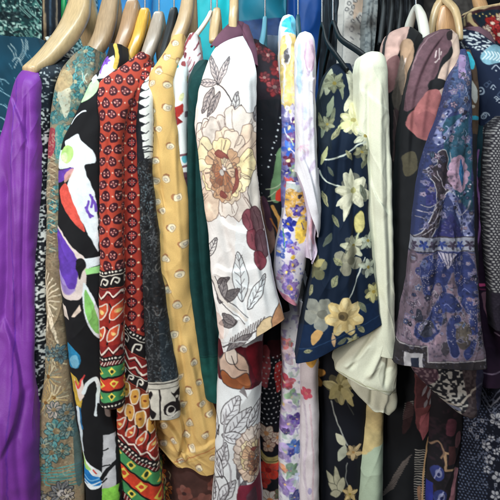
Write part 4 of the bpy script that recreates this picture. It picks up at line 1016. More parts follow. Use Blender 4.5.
drape(t, 'body', [(302, 330), (309, 372), (318, 402), (320, 450), (319, 530)], [(372, 330), (370, 372), (366, 402), (362, 450), (358, 530)], pb, d=.84, deep=.22, fold=.005, nf=2, seed=152, topfold=.6, step=.01)

# ---- cream blouse
CR = (224, 224, 202)
pr = Print(325, 40, 410, 430, CR); pr.mottle(.03, 20, 2); pr.line([(330, 366), (360, 380), (400, 392)], .7, (176, 176, 140)); pr.done()
pb = Print(345, 390, 395, 540, (176, 192, 168)); pb.fill([(345, 390), (395, 390), (395, 436), (372, 440), (345, 470)], (204, 178, 122), .85); pb.mottle(.06, 14, 4); pb.done()
t = thing('blouse', 'plain pale cream blouse with a wide turned back cuff', 'blouse', P(372, 60, .82))
drape(t, 'sleeve', [(371, 51.5, .81), (365.5, 53.5), (361, 59), (358.5, 74), (359, 120), (363, 180), (366, 240), (369, 300), (370, 352)],
      [(373, 51.5, .81), (379, 53), (385, 59), (387.5, 76), (388.5, 120), (391, 200), (393, 260), (394, 300), (395, 356)], pr, d=.785, deep=.04, fold=.003, nf=1.6, seed=161, wr=.001, creases=[([(366, 66), (366, 140), (371, 230), (374, 330)], 3, 2.5, 'v'), ([(378, 70), (377, 150), (382, 250), (386, 340)], 2.5, 3, 'r'), ([(360, 88), (372, 100), (388, 112)], .8, 3, 's'), ([(384, 120), (386, 200), (390, 300)], 2, 2, 'v'), ([(362, 150), (372, 190), (388, 215)], 1.2, 2, 's')])
drape(t, 'cuff', [(368, 320), (356, 339), (344, 354), (336, 364), (335, 369), (340, 374)], [(394, 320), (395, 340), (396, 360), (397, 375), (396, 386), (391, 393)], pr, d=.79, deep=.06, fold=.003, nf=1.8, seed=162, wr=.001, diag=.5, topfold=.7, crease=.4, hemw=1.2, creases=[([(374, 326), (362, 346), (346, 368)], 3, 2.5, 'v'), ([(384, 326), (378, 350), (364, 376)], 3, 3, 'r'), ([(390, 330), (388, 356), (382, 386)], 3, 2.5, 'v'), ([(368, 340), (356, 356), (342, 366)], 2, 2, 'r')])
drape(t, 'cuff', [(370, 340), (357, 358), (349, 372), (350, 384), (356, 394), (366, 404)], [(393, 340), (395, 370), (396, 390), (397, 398), (396, 406), (392, 413)], pr, d=.81, deep=.06, fold=.003, nf=1.8, seed=163, wr=.001, crease=.4, hemw=1.2, creases=[([(372, 375), (370, 392), (368, 404)], 2.5, 2.5, 'v'), ([(384, 380), (384, 396), (380, 412)], 2.5, 2.5, 'r')])
drape(t, 'body', [(368, 395), (364, 430), (360, 470), (357, 530)], [(383, 395), (383, 430), (382, 470), (381, 530)], pb, d=.84, deep=.2, fold=.004, nf=1.4, seed=164, topfold=.8, step=.01)

# ---- black blouse with beige and mauve petals (behind) and the mauve, beige and rose one
BK2 = (22, 23, 25)
pr = Print(375, 20, 435, 540, BK2)
pr.fill([(385, 28), (408, 24), (404, 40), (398, 50), (392, 64), (386, 80), (380, 70)], (196, 160, 150)); pr.blob([(398, 46), (404, 40), (410, 44), (410, 60), (404, 80), (400, 96), (396, 84), (398, 64)], (160, 130, 106)); pr.blob([(384, 66), (394, 56), (398, 66), (394, 86), (386, 92)], (122, 86, 86)); pr.line([(403, 60), (400, 70)], 1.3, (222, 200, 190))
pr.blob([(400, 56), (402, 80), (396, 112), (390, 100), (394, 78)], (92, 82, 74), .8)
pr.blob([(402, 156), (411, 150), (412, 176), (408, 192), (401, 198), (398, 180)], (112, 100, 86)); pr.line([(402, 194), (408, 190), (410, 180)], 1.2, (196, 180, 166)); pr.line([(404, 196), (406, 202)], 1.4, (206, 196, 186))
for q_ in [[(396, 250), (406, 244), (410, 270), (404, 296), (397, 280)], [(394, 310), (402, 302), (408, 330), (402, 352), (395, 338)], [(392, 110), (398, 120), (397, 150), (391, 160)], [(406, 210), (412, 206), (413, 236), (407, 242)]]:
    pr.blob(q_, random.choice([(58, 50, 46), (66, 50, 52), (50, 48, 42)]), .9); pr.line([q_[0], q_[2], q_[3]], .6, (96, 84, 78))
pr.blob([(398, 196), (403, 200), (404, 222), (398, 228)], (70, 52, 50)); pr.blob([(388, 180), (396, 170), (398, 210), (390, 230)], (54, 52, 48))
pr.done()
t = thing('blouse', 'black blouse with beige and mauve petals, right next to the cream one', 'blouse', P(400, 40, .88))
drape(t, 'sleeve', [(401, 28, .93), (392, 32, .89), (387, 46, .86), (385, 70), (386, 120), (390, 200), (393, 300, .86), (392, 400, .9), (390, 530, .9)],
      [(412, 28, .93), (422, 36, .89), (424, 60, .86), (422, 100), (418, 160), (416, 220), (412, 300, .86), (412, 400, .9), (412, 530, .9)], pr, d=.835, deep=.05, fold=.004, nf=1.8, seed=171, wr=.001, creases=[([(405, 32), (398, 60), (394, 120), (398, 220)], 3, 3, 'v'), ([(412, 40), (408, 90), (406, 200)], 2.5, 3, 'r')])
torso(t, pr, 404, 90, .91, .03, seed=15)
MV, BG, RO = (100, 72, 80), (204, 176, 160), (158, 98, 98)
pr = Print(385, 22, 470, 420, (26, 27, 30))
pr.blob([(414, 62), (420, 44), (432, 32), (446, 31), (452, 36), (446, 52), (438, 62), (434, 74), (424, 92), (412, 108), (406, 110), (408, 84)], MV); pr.line([(412, 70), (422, 44), (436, 33)], .8, (140, 112, 118)); 
for q in [[(432, 58), (434, 52)], [(436, 60), (437, 50)], [(432, 64), (435, 60)], [(438, 56), (439, 53)]]:
    pr.line(q, 1.2, (206, 186, 184))
pr.blob([(446, 34), (452, 31), (459, 40), (459, 60), (454, 90), (446, 118), (438, 122), (436, 100), (434, 80), (440, 66), (450, 56)], BG); pr.blob([(444, 34), (449, 32), (449, 40), (445, 42)], (36, 26, 30))
pr.blob([(436, 100), (442, 96), (448, 108), (444, 116), (438, 112)], (150, 140, 140), .8)
pr.blob([(424, 86), (430, 80), (438, 80), (445, 84), (438, 90), (428, 92)], (30, 30, 33))
pr.blob([(418, 100), (424, 92), (434, 90), (440, 100), (444, 118), (438, 134), (428, 140), (416, 138), (406, 126), (408, 116)], RO); pr.blob([(412, 118), (424, 112), (434, 120), (430, 134), (418, 136)], (134, 80, 84), .6)
pr.blob([(422, 146), (428, 134), (434, 146), (432, 160), (426, 156)], (186, 154, 132)); pr.blob([(402, 156), (412, 152), (414, 168), (404, 176)], (96, 88, 66), .7)
pr.done()
pb = Print(365, 360, 450, 540, (25, 26, 29))
pb.fill([(412, 366), (430, 366), (433, 400), (432, 424), (423, 438), (415, 424), (412, 400)], (112, 64, 66)); pb.fill([(419, 412), (432, 408), (431, 426), (423, 438), (418, 428)], (158, 90, 96)); pb.fill([(413, 372), (431, 372), (432, 402), (414, 404)], (66, 40, 44), .7)
for q in [(420, 392, 424, 380), (426, 396, 428, 384), (422, 404, 425, 396), (428, 402, 431, 392)]:
    pb.leaf(*q, 3.2, (140, 134, 140))
for k in range(9):
    pb.line([(401 + k * .2, 416 - k * 1.9), (411, 411 - k * 1.7)], .8, (150, 144, 138), False)
for k in range(22):
    pb.line([(414.5, 447 + k * 2.5), (428 - k * .05, 449 + k * 2.5)], .9, (176, 168, 158), False)
for k in range(16):
    a = 411 - k * 1.3; b = 452 + k * 2.3
    pb.line([(a, b), (a - 10 - k * .2, b + 8)], .7, (116, 104, 98), False)
pb.line([(430, 436), (427, 462), (424, 500), (423, 530)], 2.4, (190, 152, 112)); pb.line([(421, 486), (421, 530)], 3.5, (150, 112, 88))
pb.blob([(404, 400), (412, 404), (408, 424), (400, 430)], (62, 40, 42), .8)
pb.done()
t = thing('blouse', 'blouse with large mauve, beige and dusty rose petals on black', 'blouse', P(435, 40, .82))
drape(t, 'sleeve', [(438, 30, .93), (426, 36, .88), (416, 54, .83), (409, 84), (404, 120), (400, 170), (397, 230), (395, 300), (397, 350)],
      [(451, 30, .93), (458, 37, .88), (459, 60, .83), (456, 95), (450, 130), (444, 160), (436, 220), (424, 300), (414, 350)], pr, d=.80, deep=.05, fold=.0035, nf=1.8, seed=181, wr=.001, creases=[([(444, 33), (426, 58), (412, 100), (406, 180)], 2.5, 3, 's'), ([(453, 42), (444, 90), (432, 140), (424, 220)], 3, 3, 'v'), ([(436, 50), (424, 90), (416, 150)], 2, 3, 'r')])
drape(t, 'body', [(392, 340), (388, 390), (380, 420), (377, 460), (375, 530)], [(436, 340), (434, 390), (433, 420), (430, 460), (426, 530)], pb, d=.85, deep=.2, fold=.006, nf=2.2, seed=182, topfold=.7, step=.01)

# ---- blue paisley blouse
pr = Print(380, 45, 495, 380, (50, 60, 114)); pr.warp = 1.3; pr.var = .25
pr.fill([(440, 120), (470, 110), (472, 160), (466, 200), (440, 190)], (38, 84, 110)); pr.fill([(455, 58), (470, 50), (470, 110), (450, 112), (448, 86)], (70, 92, 138), .8); pr.fill([(458, 54), (464, 56), (462, 80), (455, 78)], (160, 128, 180))
for k in range(14):
    x, y = random.uniform(440, 470), random.uniform(60, 135); pr.line([(x, y), (x + 2, y + 2), (x + 1, y + 5)], .9, random.choice([(130, 170, 214), (20, 30, 80), (160, 176, 220), (40, 60, 140)]))
pr.fill([(468, 75), (472, 75), (472, 160), (466, 120)], (56, 78, 140), .6)
def lace(pts, w):
    pr.line(pts, w, (136, 140, 190), True, .85); q = spline(pts, False, 5)
    for a, b in q[::2]:
        pr.ell(a + random.uniform(-1.5, 1.5), b, 1.0, 1.3, (40, 52, 110)); pr.ell(a + random.uniform(-2, 2), b + 2, .8, .8, (200, 204, 226))
lace([(446, 112), (440, 122), (436, 142), (450, 128), (462, 116)], 5); lace([(448, 190), (454, 206), (462, 222), (468, 234)], 6); lace([(470, 214), (462, 226), (456, 240)], 5)
pr.fill([(424, 178), (436, 188), (438, 204), (424, 204)], (52, 52, 118)); pr.fill([(448, 212), (464, 236), (430, 236)], (48, 48, 110)); pr.fill([(450, 180), (472, 180), (470, 212), (456, 196)], (36, 76, 100))
dk = (62, 52, 62)
pr.blob([(436, 152), (442, 150), (446, 158), (444, 166), (449, 174), (450, 186), (444, 194), (440, 202), (438, 216), (432, 230), (424, 240), (412, 238), (422, 228), (430, 212), (434, 198), (432, 184), (428, 178), (426, 168), (434, 164)], dk, 1, (186, 180, 186), .9)
for q in [[(434, 170), (440, 184), (444, 190)], [(430, 172), (436, 180)], [(420, 204), (428, 206), (436, 200)], [(418, 210), (428, 212), (434, 206)], [(416, 216), (426, 218)], [(418, 228), (430, 222), (438, 206)], [(420, 234), (432, 226)], [(446, 166), (449, 160), (448, 152)], [(454, 206), (458, 214), (466, 210), (469, 200)]]:
    pr.line(q, .9, (176, 166, 176))
for k in range(12):
    a = k * 2 * math.pi / 12; pr.ell(457 + 7.5 * math.cos(a), 173 + 14 * math.sin(a), 4.2, 4.6, (178, 138, 166))
pr.ell(457, 173, 7, 12, (178, 138, 166)); pr.fill([(459, 158), (463, 172), (460, 187), (456, 174)], (40, 110, 170)); pr.line([(460, 160), (461, 184)], 1, (20, 60, 120))
for k in range(10):
    a = k / 9 * 3.1; pr.ell(457 + 12 * math.cos(a), 184 + 11 * math.sin(a), .8, .8, (196, 196, 216))
pr.rect(380, 236, 495, 251, (164, 166, 186)); pr.line([(380, 236), (495, 236)], .9, (60, 52, 60), False); pr.line([(380, 251), (495, 250)], .9, (60, 52, 60), False)
for k in range(9):
    x = 412 + k * 9.5
    for j in range(5):
        a = j * 1.256 + .3; pr.petal(x, 244, a, 5, 2.6, (52, 72, 156) if k % 2 else (70, 60, 84))
pr.rect(380, 252, 495, 380, (126, 104, 122))
random.seed(77)
for k in range(26):
    x, y = random.uniform(395, 480), random.uniform(255, 345); pr.blob([(x + random.uniform(3, 7) * math.cos(a), y + random.uniform(4, 9) * math.sin(a)) for a in np.linspace(0, 5.4, 7)], random.choice([(86, 70, 84), (60, 56, 66), (166, 132, 150), (56, 62, 130), (40, 44, 60)]), .85)
BLU = (48, 58, 118)
for q in [[(422, 256), (470, 254), (472, 300), (466, 302), (458, 282), (450, 270), (444, 292), (436, 282), (428, 296), (420, 288)], [(452, 262), (472, 258), (474, 310), (462, 306)], [(440, 292), (452, 294), (460, 306), (450, 310), (442, 312), (436, 330), (424, 340), (412, 332), (414, 322), (424, 318), (432, 306)], [(446, 318), (456, 312), (458, 318), (452, 330), (456, 350), (448, 352), (444, 336)], [(468, 312), (474, 318), (472, 344), (464, 356), (460, 350), (466, 334)]]:
    pr.blob(q, BLU, 1, (110, 110, 156), .6)
pr.ell(424, 327, 8, 9, (64, 66, 84), .3); pr.ell(460, 332, 8, 14, (86, 76, 74)); pr.ell(461, 330, 5, 10, (110, 98, 86), 0, .7)
for k in range(8):
    x, y = random.uniform(400, 478), random.uniform(258, 345); pr.line([(x, y), (x + 3, y - 2), (x + 6, y + 2)], .7, random.choice([(186, 170, 186), (30, 30, 46), (120, 130, 190)]))
pr.fill([(436, 252), (454, 252), (446, 268)], (170, 160, 176)); 
for k in range(4):
    pr.line([(438 + k * 4, 252), (444 + k * 1.6, 264)], .8, (50, 52, 90)); 
pr.fill([(380, 340), (424, 343), (424, 357), (495, 357), (495, 380), (380, 380)], (52, 46, 50)); pr.line([(380, 341), (424, 344), (425, 358), (495, 358)], 1.1, (186, 176, 180), False)
pr.speckle((34, 36, 56), 2.2, .5, 23, 18, .4, .4); pr.speckle((150, 146, 176), 1.5, .6, 29, 12, .4, .4)
random.seed(78)
for k in range(230):
    y = random.uniform(62, 342); lo = np.interp(y, [60, 130, 190, 240, 290, 340], [454, 436, 420, 413, 406, 398]); x = random.uniform(lo, 480)
    if 233 < y < 253 or (x - 457) ** 2 / 180 + (y - 173) ** 2 / 330 < 1:
        continue
    r = random.uniform(1.5, 3.6); a0 = random.random() * 6.3
    cc = random.choice([(150, 140, 172), (26, 28, 48), (112, 118, 168), (146, 116, 140), (36, 40, 74), (160, 150, 160)])
    if k % 3:
        pr.flower(x, y, r, 5, random.choice([(146, 118, 140), (112, 108, 150), (80, 92, 140), (60, 58, 76), (130, 112, 128)]), random.choice([(60, 60, 84), (170, 160, 170)]), cc, a0, .7, .4, 14)
    elif k % 2:
        pr.leaf(x, y, x + r * 2.2 * math.cos(a0), y + r * 2.2 * math.sin(a0), r, random.choice([(140, 114, 134), (60, 68, 120), (44, 44, 58), (66, 90, 116)]), cc, cc, .4, 2)
    else:
        pr.line([(x, y), (x + 2 * math.cos(a0), y + 3 * math.sin(a0)), (x + 4 * math.cos(a0 + .6), y + 5 * math.sin(a0 + .6))], .6, cc, True, .8)
for k in range(46):          # dotted outlines
    y = random.uniform(255, 340); x = random.uniform(404, 476); a0 = random.random() * 6.3
    for m in range(5):
        pr.ell(x + 1.9 * m * math.cos(a0 + m * .25), y + 1.9 * m * math.sin(a0 + m * .25), .5, .5, (176, 164, 180))
for x in (402, 404):
    pr.rect(x, 350, x + 16, 380, (182, 176, 180)); pr.rect(x + 4, 354, x + 12, 372, (34, 40, 60))
g_ = pr.a.mean(2, keepdims=True); pr.a = (g_ + (pr.a - g_) * .82) * .90  # whole print greyed and darkened to stand in for the dimmer light at right
pr.done()
ph = Print(390, 350, 495, 425, (34, 34, 40))
ph.speckle((176, 172, 166), 2.2, .1, 5, 30, .2); ph.fill([(456, 350), (495, 350), (495, 425), (450, 425), (462, 396)], (62, 50, 54), .85); ph.line([(436, 396), (452, 398), (466, 386), (482, 380)], 2.2, (170, 160, 150)); ph.line([(440, 402), (454, 402)], 4, (120, 124, 146)); ph.fill([(474, 360), (495, 356), (495, 425), (468, 425)], (40, 44, 78), .7)
ph.fill([(396, 350), (428, 350), (436, 372), (424, 386)], (96, 62, 78), .6)
ph.done()
pb = Print(410, 370, 480, 540, (30, 27, 32))
pb.mottle(.5, 5, 9, (66, 44, 54))
pb.line([(450, 446), (441, 446), (442, 463), (452, 463)], 2.4, (166, 134, 104), False); pb.rect(444, 440, 452, 458, (70, 42, 44)); pb.line([(430, 440), (436, 436), (440, 446), (438, 452)], 1.6, (140, 112, 92))
for (x, y) in [(435, 467), (437, 490), (433, 512)]:
    pb.ell(x, y, 6, 8, (52, 60, 116)); pb.ell(x + 1, y, 3, 4.5, (130, 134, 170)); pb.line([(x - 3, y + 6), (x + 2, y - 6)], 1, (160, 160, 190)); pb.ell(x + 1, y + 1, 1.4, 2, (40, 44, 90))
pb.fill([(452, 462), (458, 466), (452, 500), (446, 520), (444, 500)], (160, 110, 120)); pb.rect(425, 478, 431, 540, (44, 50, 130))
pb.blob([(444, 412), (452, 416), (450, 428), (442, 428)], (110, 60, 74), .8); pb.blob([(452, 430), (458, 428), (458, 440), (452, 442)], (150, 100, 110), .8)
pb.done()
t = thing('blouse', 'blue paisley blouse with pink flower scrolls and a square bordered hem', 'blouse', P(458, 60, .8))
drape(t, 'sleeve', [(461, 49, .85), (457, 62, .82), (451, 80), (444, 108), (436, 132), (428, 155), (420, 195), (413, 240), (406, 290), (400, 330), (393, 362)],
      [(466, 49, .85), (470, 62, .82), (472, 90), (473, 120), (473, 160), (473, 200), (474, 240), (477, 290), (480, 330), (483, 367)], pr, d=.765, deep=.04, fold=.0045, nf=2, seed=191, wr=.0011, creases=[([(458, 90), (446, 170), (436, 260), (424, 355)], 3, 4, 'v'), ([(468, 120), (464, 220), (466, 350)], 2.5, 4, 'v'), ([(452, 130), (450, 220), (450, 340)], 2, 4, 'r')])
drape(t, 'hem', [(404, 350), (414, 372), (430, 388), (446, 402), (456, 410)], [(483, 350), (484, 372), (482, 388), (478, 402), (470, 415)], ph, d=.80, deep=.05, fold=.005, nf=1.6, seed=192)
drape(t, 'body', [(428, 370), (429, 420), (428, 470), (426, 530)], [(464, 370), (463, 420), (460, 470), (458, 530)], pb, d=.85, deep=.2, fold=.005, nf=1.7, seed=193, topfold=.7, step=.01)

# ---- brown and turquoise sleeve
pr = Print(455, 40, 490, 300, (96, 76, 62)); pr.mottle(.2, 6, 5)
pr.blob([(464, 54), (469, 52), (473, 62), (470, 70), (465, 64)], (58, 170, 190)); pr.blob([(466, 78), (472, 84), (476, 98), (472, 104), (468, 92)], (206, 204, 198)); pr.line([(467, 118), (476, 118)], 4, (60, 170, 200)); pr.line([(466, 66), (470, 80)], 2, (60, 46, 40)); pr.ell(470, 107, 2, 1.6, (200, 190, 180)); pr.rect(455, 134, 490, 300, (44, 46, 56), .8)
pr.done()
t = thing('blouse', 'brown sleeve with turquoise and white brush marks behind the blue paisley one', 'blouse', P(468, 55, .84))
drape(t, 'sleeve', [(464, 50, .88), (464, 66), (466, 100), (467, 140), (468, 200), (470, 290)], [(471, 50, .88), (476, 66), (479, 95), (478, 130), (477, 170), (478, 290)], pr, d=.83, deep=.06, fold=.002, seed=201, nf=1.2)
torso(t, pr, 470, 90, .9, .02, seed=17, bottom=.9)

# ---- dark purple tunic with lilac piping
pr = Print(460, 90, 540, 540, (40, 24, 44))
pr.mottle(.15, 8, 3); pr.fill([(460, 90), (490, 90), (484, 140), (478, 175), (472, 180), (460, 180)], (14, 46, 56))
pr.line([(476, 150), (474, 175), (477, 200), (477, 225), (475, 250), (475, 284)], 1.8, (144, 98, 156)); pr.line([(474, 284), (488, 283), (504, 287)], 3.4, (206, 78, 132)); pr.line([(474, 287), (500, 291)], 1.2, (120, 46, 84))
pr.blob([(479, 291), (491, 292), (492, 306), (490, 322), (484, 316), (480, 302)], (136, 94, 112)); pr.line([(491, 330), (498, 334)], 1.3, (150, 130, 150)); pr.line([(470, 366), (486, 371), (502, 368)], 1.6, (110, 96, 116))
pr.done()
t = thing('tunic', 'dark purple tunic edged with lilac piping and a bright pink band', 'tunic', P(485, 110, .84))
drape(t, 'front', [(474, 122, .86), (472, 140), (471, 170), (472, 230), (474, 290), (479, 340), (482, 385)], [(520, 122, .86), (520, 140), (519, 170), (520, 230), (521, 290), (521, 340), (520, 385)], pr, d=.825, deep=.10, fold=.005, nf=1.7, seed=211, wr=.0014)
torso(t, pr, 492, 120, .93, .04, seed=18, bottom=.8)

# ---- navy blouse with white bandana motifs
NB = (24, 34, 58)
pr = Print(448, 22, 540, 260, NB)
for k in range(70):
    x, y = random.uniform(452, 486), random.uniform(26, 56); pr.line([(x, y), (x + 3, y + random.uniform(-1, 2.5))], 1.3, (206, 212, 214))
for k in range(9):
    pr.line([(462 + k * 3.2, 46 + k * .5), (458 + k * 3.2, 56 + k)], .9, NB, False)
pr.blob([(478, 56), (488, 46), (504, 48), (530, 60), (530, 72), (500, 64), (484, 66)], (126, 166, 182)); 
for k in range(16):
    x = 481 + k * 3; pr.line([(x, 52 + k * .4), (x + 2, 56 + k * .5), (x - 1, 60 + k * .5)], 1.2, (222, 230, 232))
for k in range(44):
    x, y = random.uniform(478, 512), random.uniform(68, 175); r = random.uniform(1.6, 4)
    if k % 3 == 0:
        pr.ell(x, y, r, r * 1.2, (150, 160, 176)); pr.ell(x, y, r * .6, r * .75, NB); pr.ell(x, y, r * .25, r * .3, (190, 196, 206))
    elif k % 3 == 1:
        pr.fill([(x - r, y), (x, y - r * 1.2), (x + r, y), (x, y + r * 1.2)], (70, 82, 106)); pr.fill([(x - r * .6, y), (x, y - r * .7), (x + r * .6, y), (x, y + r * .7)], NB)
    else:
        pr.line([(x - r, y), (x, y - r), (x + r, y)], .9, (170, 178, 190)); pr.ell(x, y + 1, .8, .8, (190, 196, 206))
pr.done()
pn = Print(475, 110, 540, 420, (36, 34, 42))
for k in range(100):
    for j in range(26):
        pn.ell(478 + j * 2.5 + (1.25 if k % 2 else 0), 113 + k * 2.5, .85, .95, (150, 148, 148))
pn.rect(475, 292, 540, 420, (34, 28, 40), .94)
pn.done()
pb = Print(440, 355, 540, 540, (22, 25, 38))
for k in range(52):
    for j in range(14):
        x, y = 446 + j * 3.1 + (1.5 if k % 2 else 0), 398 + k * 2.8
        if x < 482:
            pb.ell(x, y, .75, .75, (92, 104, 130))
pb.line([(478, 388), (486, 402), (500, 386)], 1.4, (150, 152, 164), False); pb.line([(478, 382), (486, 396), (500, 380)], 1.0, (110, 114, 134), False); pb.line([(478, 394), (486, 408), (500, 392)], .8, (120, 122, 140), False)
for (x, y, r) in [(491, 413, 7), (486, 432, 4), (496, 418, 5), (482, 440, 5), (484, 452, 5), (482, 462, 4), (491, 444, 4), (492, 468, 6), (498, 484, 6), (489, 486, 5), (497, 440, 5), (494, 500, 6), (484, 500, 4), (500, 462, 5)]:
    pb.flower(x, y, r, 5, (176, 176, 182), (40, 42, 56), (24, 26, 40), random.random() * 3, .75, .6, 12)
for (x, y) in [(477, 414), (476, 424), (478, 434), (472, 430), (470, 418), (466, 424), (493, 430), (494, 455), (488, 474)]:
    pb.rect(x, y, x + 3, y + 3.4, (140, 142, 154)); pb.rect(x + .9, y + .9, x + 2.1, y + 2.5, (30, 32, 46))
pb.speckle((120, 126, 146), 1.3, .5, 8, 9, .4, .8)
pb.done()
t = thing('dress', 'navy dress with white bandana motifs, at the far right edge', 'dress', P(480, 45, .88))
drape(t, 'sleeve', [(459, 30, .98), (463, 40, .94), (470, 52, .90), (476, 72, .87), (478, 100), (480, 130), (482, 200)],
      [(472, 29, .98), (488, 40, .94), (506, 52, .90), (520, 70, .87), (524, 100), (524, 130), (524, 200)], pr, d=.845, deep=.06, fold=.003, nf=1.6, seed=221, wr=.0012)
drape(t, 'body', [(464, 360), (460, 400), (456, 440), (452, 480), (449, 530)], [(524, 360), (526, 400), (528, 440), (530, 480), (532, 530)], pb, d=.855, deep=.2, fold=.006, nf=2.3, seed=222, topfold=.7, step=.01)
t = thing('blouse', 'black and white net pattern sleeve cut off by the right edge', 'blouse', P(505, 130, .8))
drape(t, 'sleeve', [(500, 116, .82), (494, 130), (489, 165), (489, 230), (492, 290), (494, 330)], [(520, 112, .82), (526, 130), (528, 165), (530, 230), (532, 290), (534, 330)], pn, d=.79, deep=.06, fold=.004, nf=1.5, seed=225)

# ================================================================== behind the front row
def back(name, label, cat, base, L, R, d, paint=None, seed=1, mat=None, fold=.008, deep=.05, nf=2.2, res=2.0):
    xs = [p[0] for p in L + R]; ys = [p[1] for p in L + R]
    pr = Print(min(xs) - 4, min(ys) - 4, max(xs) + 4, max(ys) + 4, base)
    if paint:
        paint(pr)
    pr.done()
    t = thing(name, label, cat, P((L[0][0] + R[0][0]) / 2, L[0][1], d))
    drape(t, 'front', L, R, pr, d=d, deep=deep, fold=fold, nf=nf, seed=seed, mat=mat, res=res, topfold=.8, bulge=.4, step=.01)
    return t
def p_seq(pr):
    pr.speckle((70, 130, 120), 2.2, .05, 3, 14, .7, .8); pr.speckle((190, 226, 214), 1.5, .34, 5, 10, .6, .95); pr.speckle((10, 24, 30), 3, .25, 15, 16, .6, .8)
    for k in range(26):
        x, y = random.uniform(22, 46), random.uniform(-4, 40); pr.line([(x, y), (x + 4, y + 6), (x + 10, y + 11)], .8, (140, 186, 176), True, .8)
back('blouse', 'green and white glittering foliage print hanging at the back, top left corner', 'blouse', (22, 54, 58), [(-30, -22), (-30, 60), (-30, 200)], [(46, -22), (48, 60), (52, 200)], 1.30, p_seq, 301)
def p_strok(pr):
    pr.mottle(.15, 20, 3)
    for q in [[(24, 40), (26, 50), (20, 60), (16, 68)], [(28, 40), (28, 52), (22, 62)], [(14, 62), (18, 58), (22, 60), (24, 66)], [(10, 46), (15, 54), (17, 60)], [(12, 44), (17, 50), (18, 56)], [(30, 42), (30, 50)]]:
        pr.line(q, 1.1, (146, 166, 170), True, .9)
    for k in range(40):
        x, y = random.uniform(-10, 32), random.uniform(50, 165); pr.line([(x, y), (x + random.uniform(1, 6), y + random.uniform(3, 8))], .6, (130, 176, 196), True, .8)
    for k in range(5):
        pr.line([(-6, 76 + 13 * k), (4, 80 + 13 * k), (10, 84 + 13 * k)], .8, (150, 190, 206))
back('shawl', 'dark teal shawl with thin white feather strokes, behind the purple blouse', 'shawl', (20, 62, 82), [(-30, 34), (-32, 80), (-32, 220)], [(38, 38), (50, 70), (50, 220)], 1.00, p_strok, 302, nf=1.3)
def p_lace(pr):
    pr.speckle((28, 32, 40), 2.0, .12, 4, 9, .2)
back('blouse', 'white lace and black dotted neckline showing under the nearest wooden hanger', 'blouse', (206, 212, 206), [(44, 37, 1.04), (47, 46, 1.02), (46, 58), (44, 120)], [(58, 35, 1.04), (64, 44, 1.02), (66, 58), (66, 120)], 1.0, p_lace, 303, fold=.003)
def p_trou(pr):
    pr.line([(46, -20), (47, 40)], 2.2, (160, 140, 112), False); pr.line([(57, -20), (58, 40)], 2.0, (136, 122, 104), False); pr.line([(51, -20), (52, 40)], 1.5, (60, 80, 100), False)
back('trousers', 'dark trousers with tan side seams hanging behind, near the green hanger', 'trousers', (24, 30, 38), [(43, -22), (43, 60), (42, 200)], [(61, -22), (61, 60), (62, 200)], 1.22, p_trou, 304)
def p_sp(pr):
    pr.speckle((170, 206, 206), 1.6, .1, 4, 10, .3)
back('blouse', 'teal and white speckled cloth behind the largest wooden hanger', 'blouse', (40, 80, 86), [(64, -22), (64, 60), (64, 200)], [(92, -22), (92, 60), (92, 200)], 1.34, p_sp, 305)
def p_mottle(pr):
    pr.mottle(.1, 18, 4)  # random tone mottle in the cloth colour
back('scarf', 'bright blue cloth hanging at the back above the red blouse', 'scarf', (16, 120, 186), [(90, -24), (90, 60), (90, 260)], [(150, -24), (150, 60), (150, 260)], 1.40, p_mottle, 306, SATIN, .012, nf=2.6)
back('scarf', 'light blue cloth hanging at the back above the mustard blouse', 'scarf', (20, 140, 196), [(144, -24), (144, 60), (144, 260)], [(202, -24), (202, 60), (202, 260)], 1.43, p_mottle, 307, SATIN, .012, nf=2.6)
back('scarf', 'vivid turquoise cloth hanging at the back, left of the white peony blouse', 'scarf', (18, 186, 196), [(196, -24), (197, 60), (197, 300)], [(236, -24), (236, 60), (236, 300)], 1.38, p_mottle, 308, SATIN, .010)
def p_teal(pr):
    pr.fill([(225, 22), (305, 18), (305, 50), (225, 54)], (14, 56, 110))
back('scarf', 'deep teal cloth with a navy lower band above the black rose dress', 'scarf', (10, 112, 136), [(232, -24), (232, 30), (232, 60)], [(288, -24), (288, 30), (288, 56)], 1.41, p_teal, 309, SATIN, .010)
back('blouse', 'grey blue cloth low down behind the black rose dress', 'blouse', (92, 104, 122), [(262, 36), (262, 60), (262, 200)], [(286, 36), (286, 60), (286, 200)], 1.30, p_mottle, 310)
back('scarf', 'royal blue cloth hanging at the back right of the yellow shoulder', 'scarf', (12, 76, 156), [(286, -24), (286, 60), (286, 110)], [(332, -24), (333, 60), (334, 110)], 1.44, p_mottle, 311, SATIN, .012)
def p_dark(pr):
    pr.mottle(.3, 7, 5)
    for k in range(10):
        x = random.uniform(316, 346); pr.line([(x, -20), (x + 1, 60)], .8, (70, 84, 92), True, .6)
back('coat', 'almost black coat at the back between royal blue cloth and pale lace panel', 'coat', (22, 28, 36), [(326, -22), (324, 60), (322, 200)], [(352, -22), (350, 60), (352, 200)], 1.25, p_dark, 312)
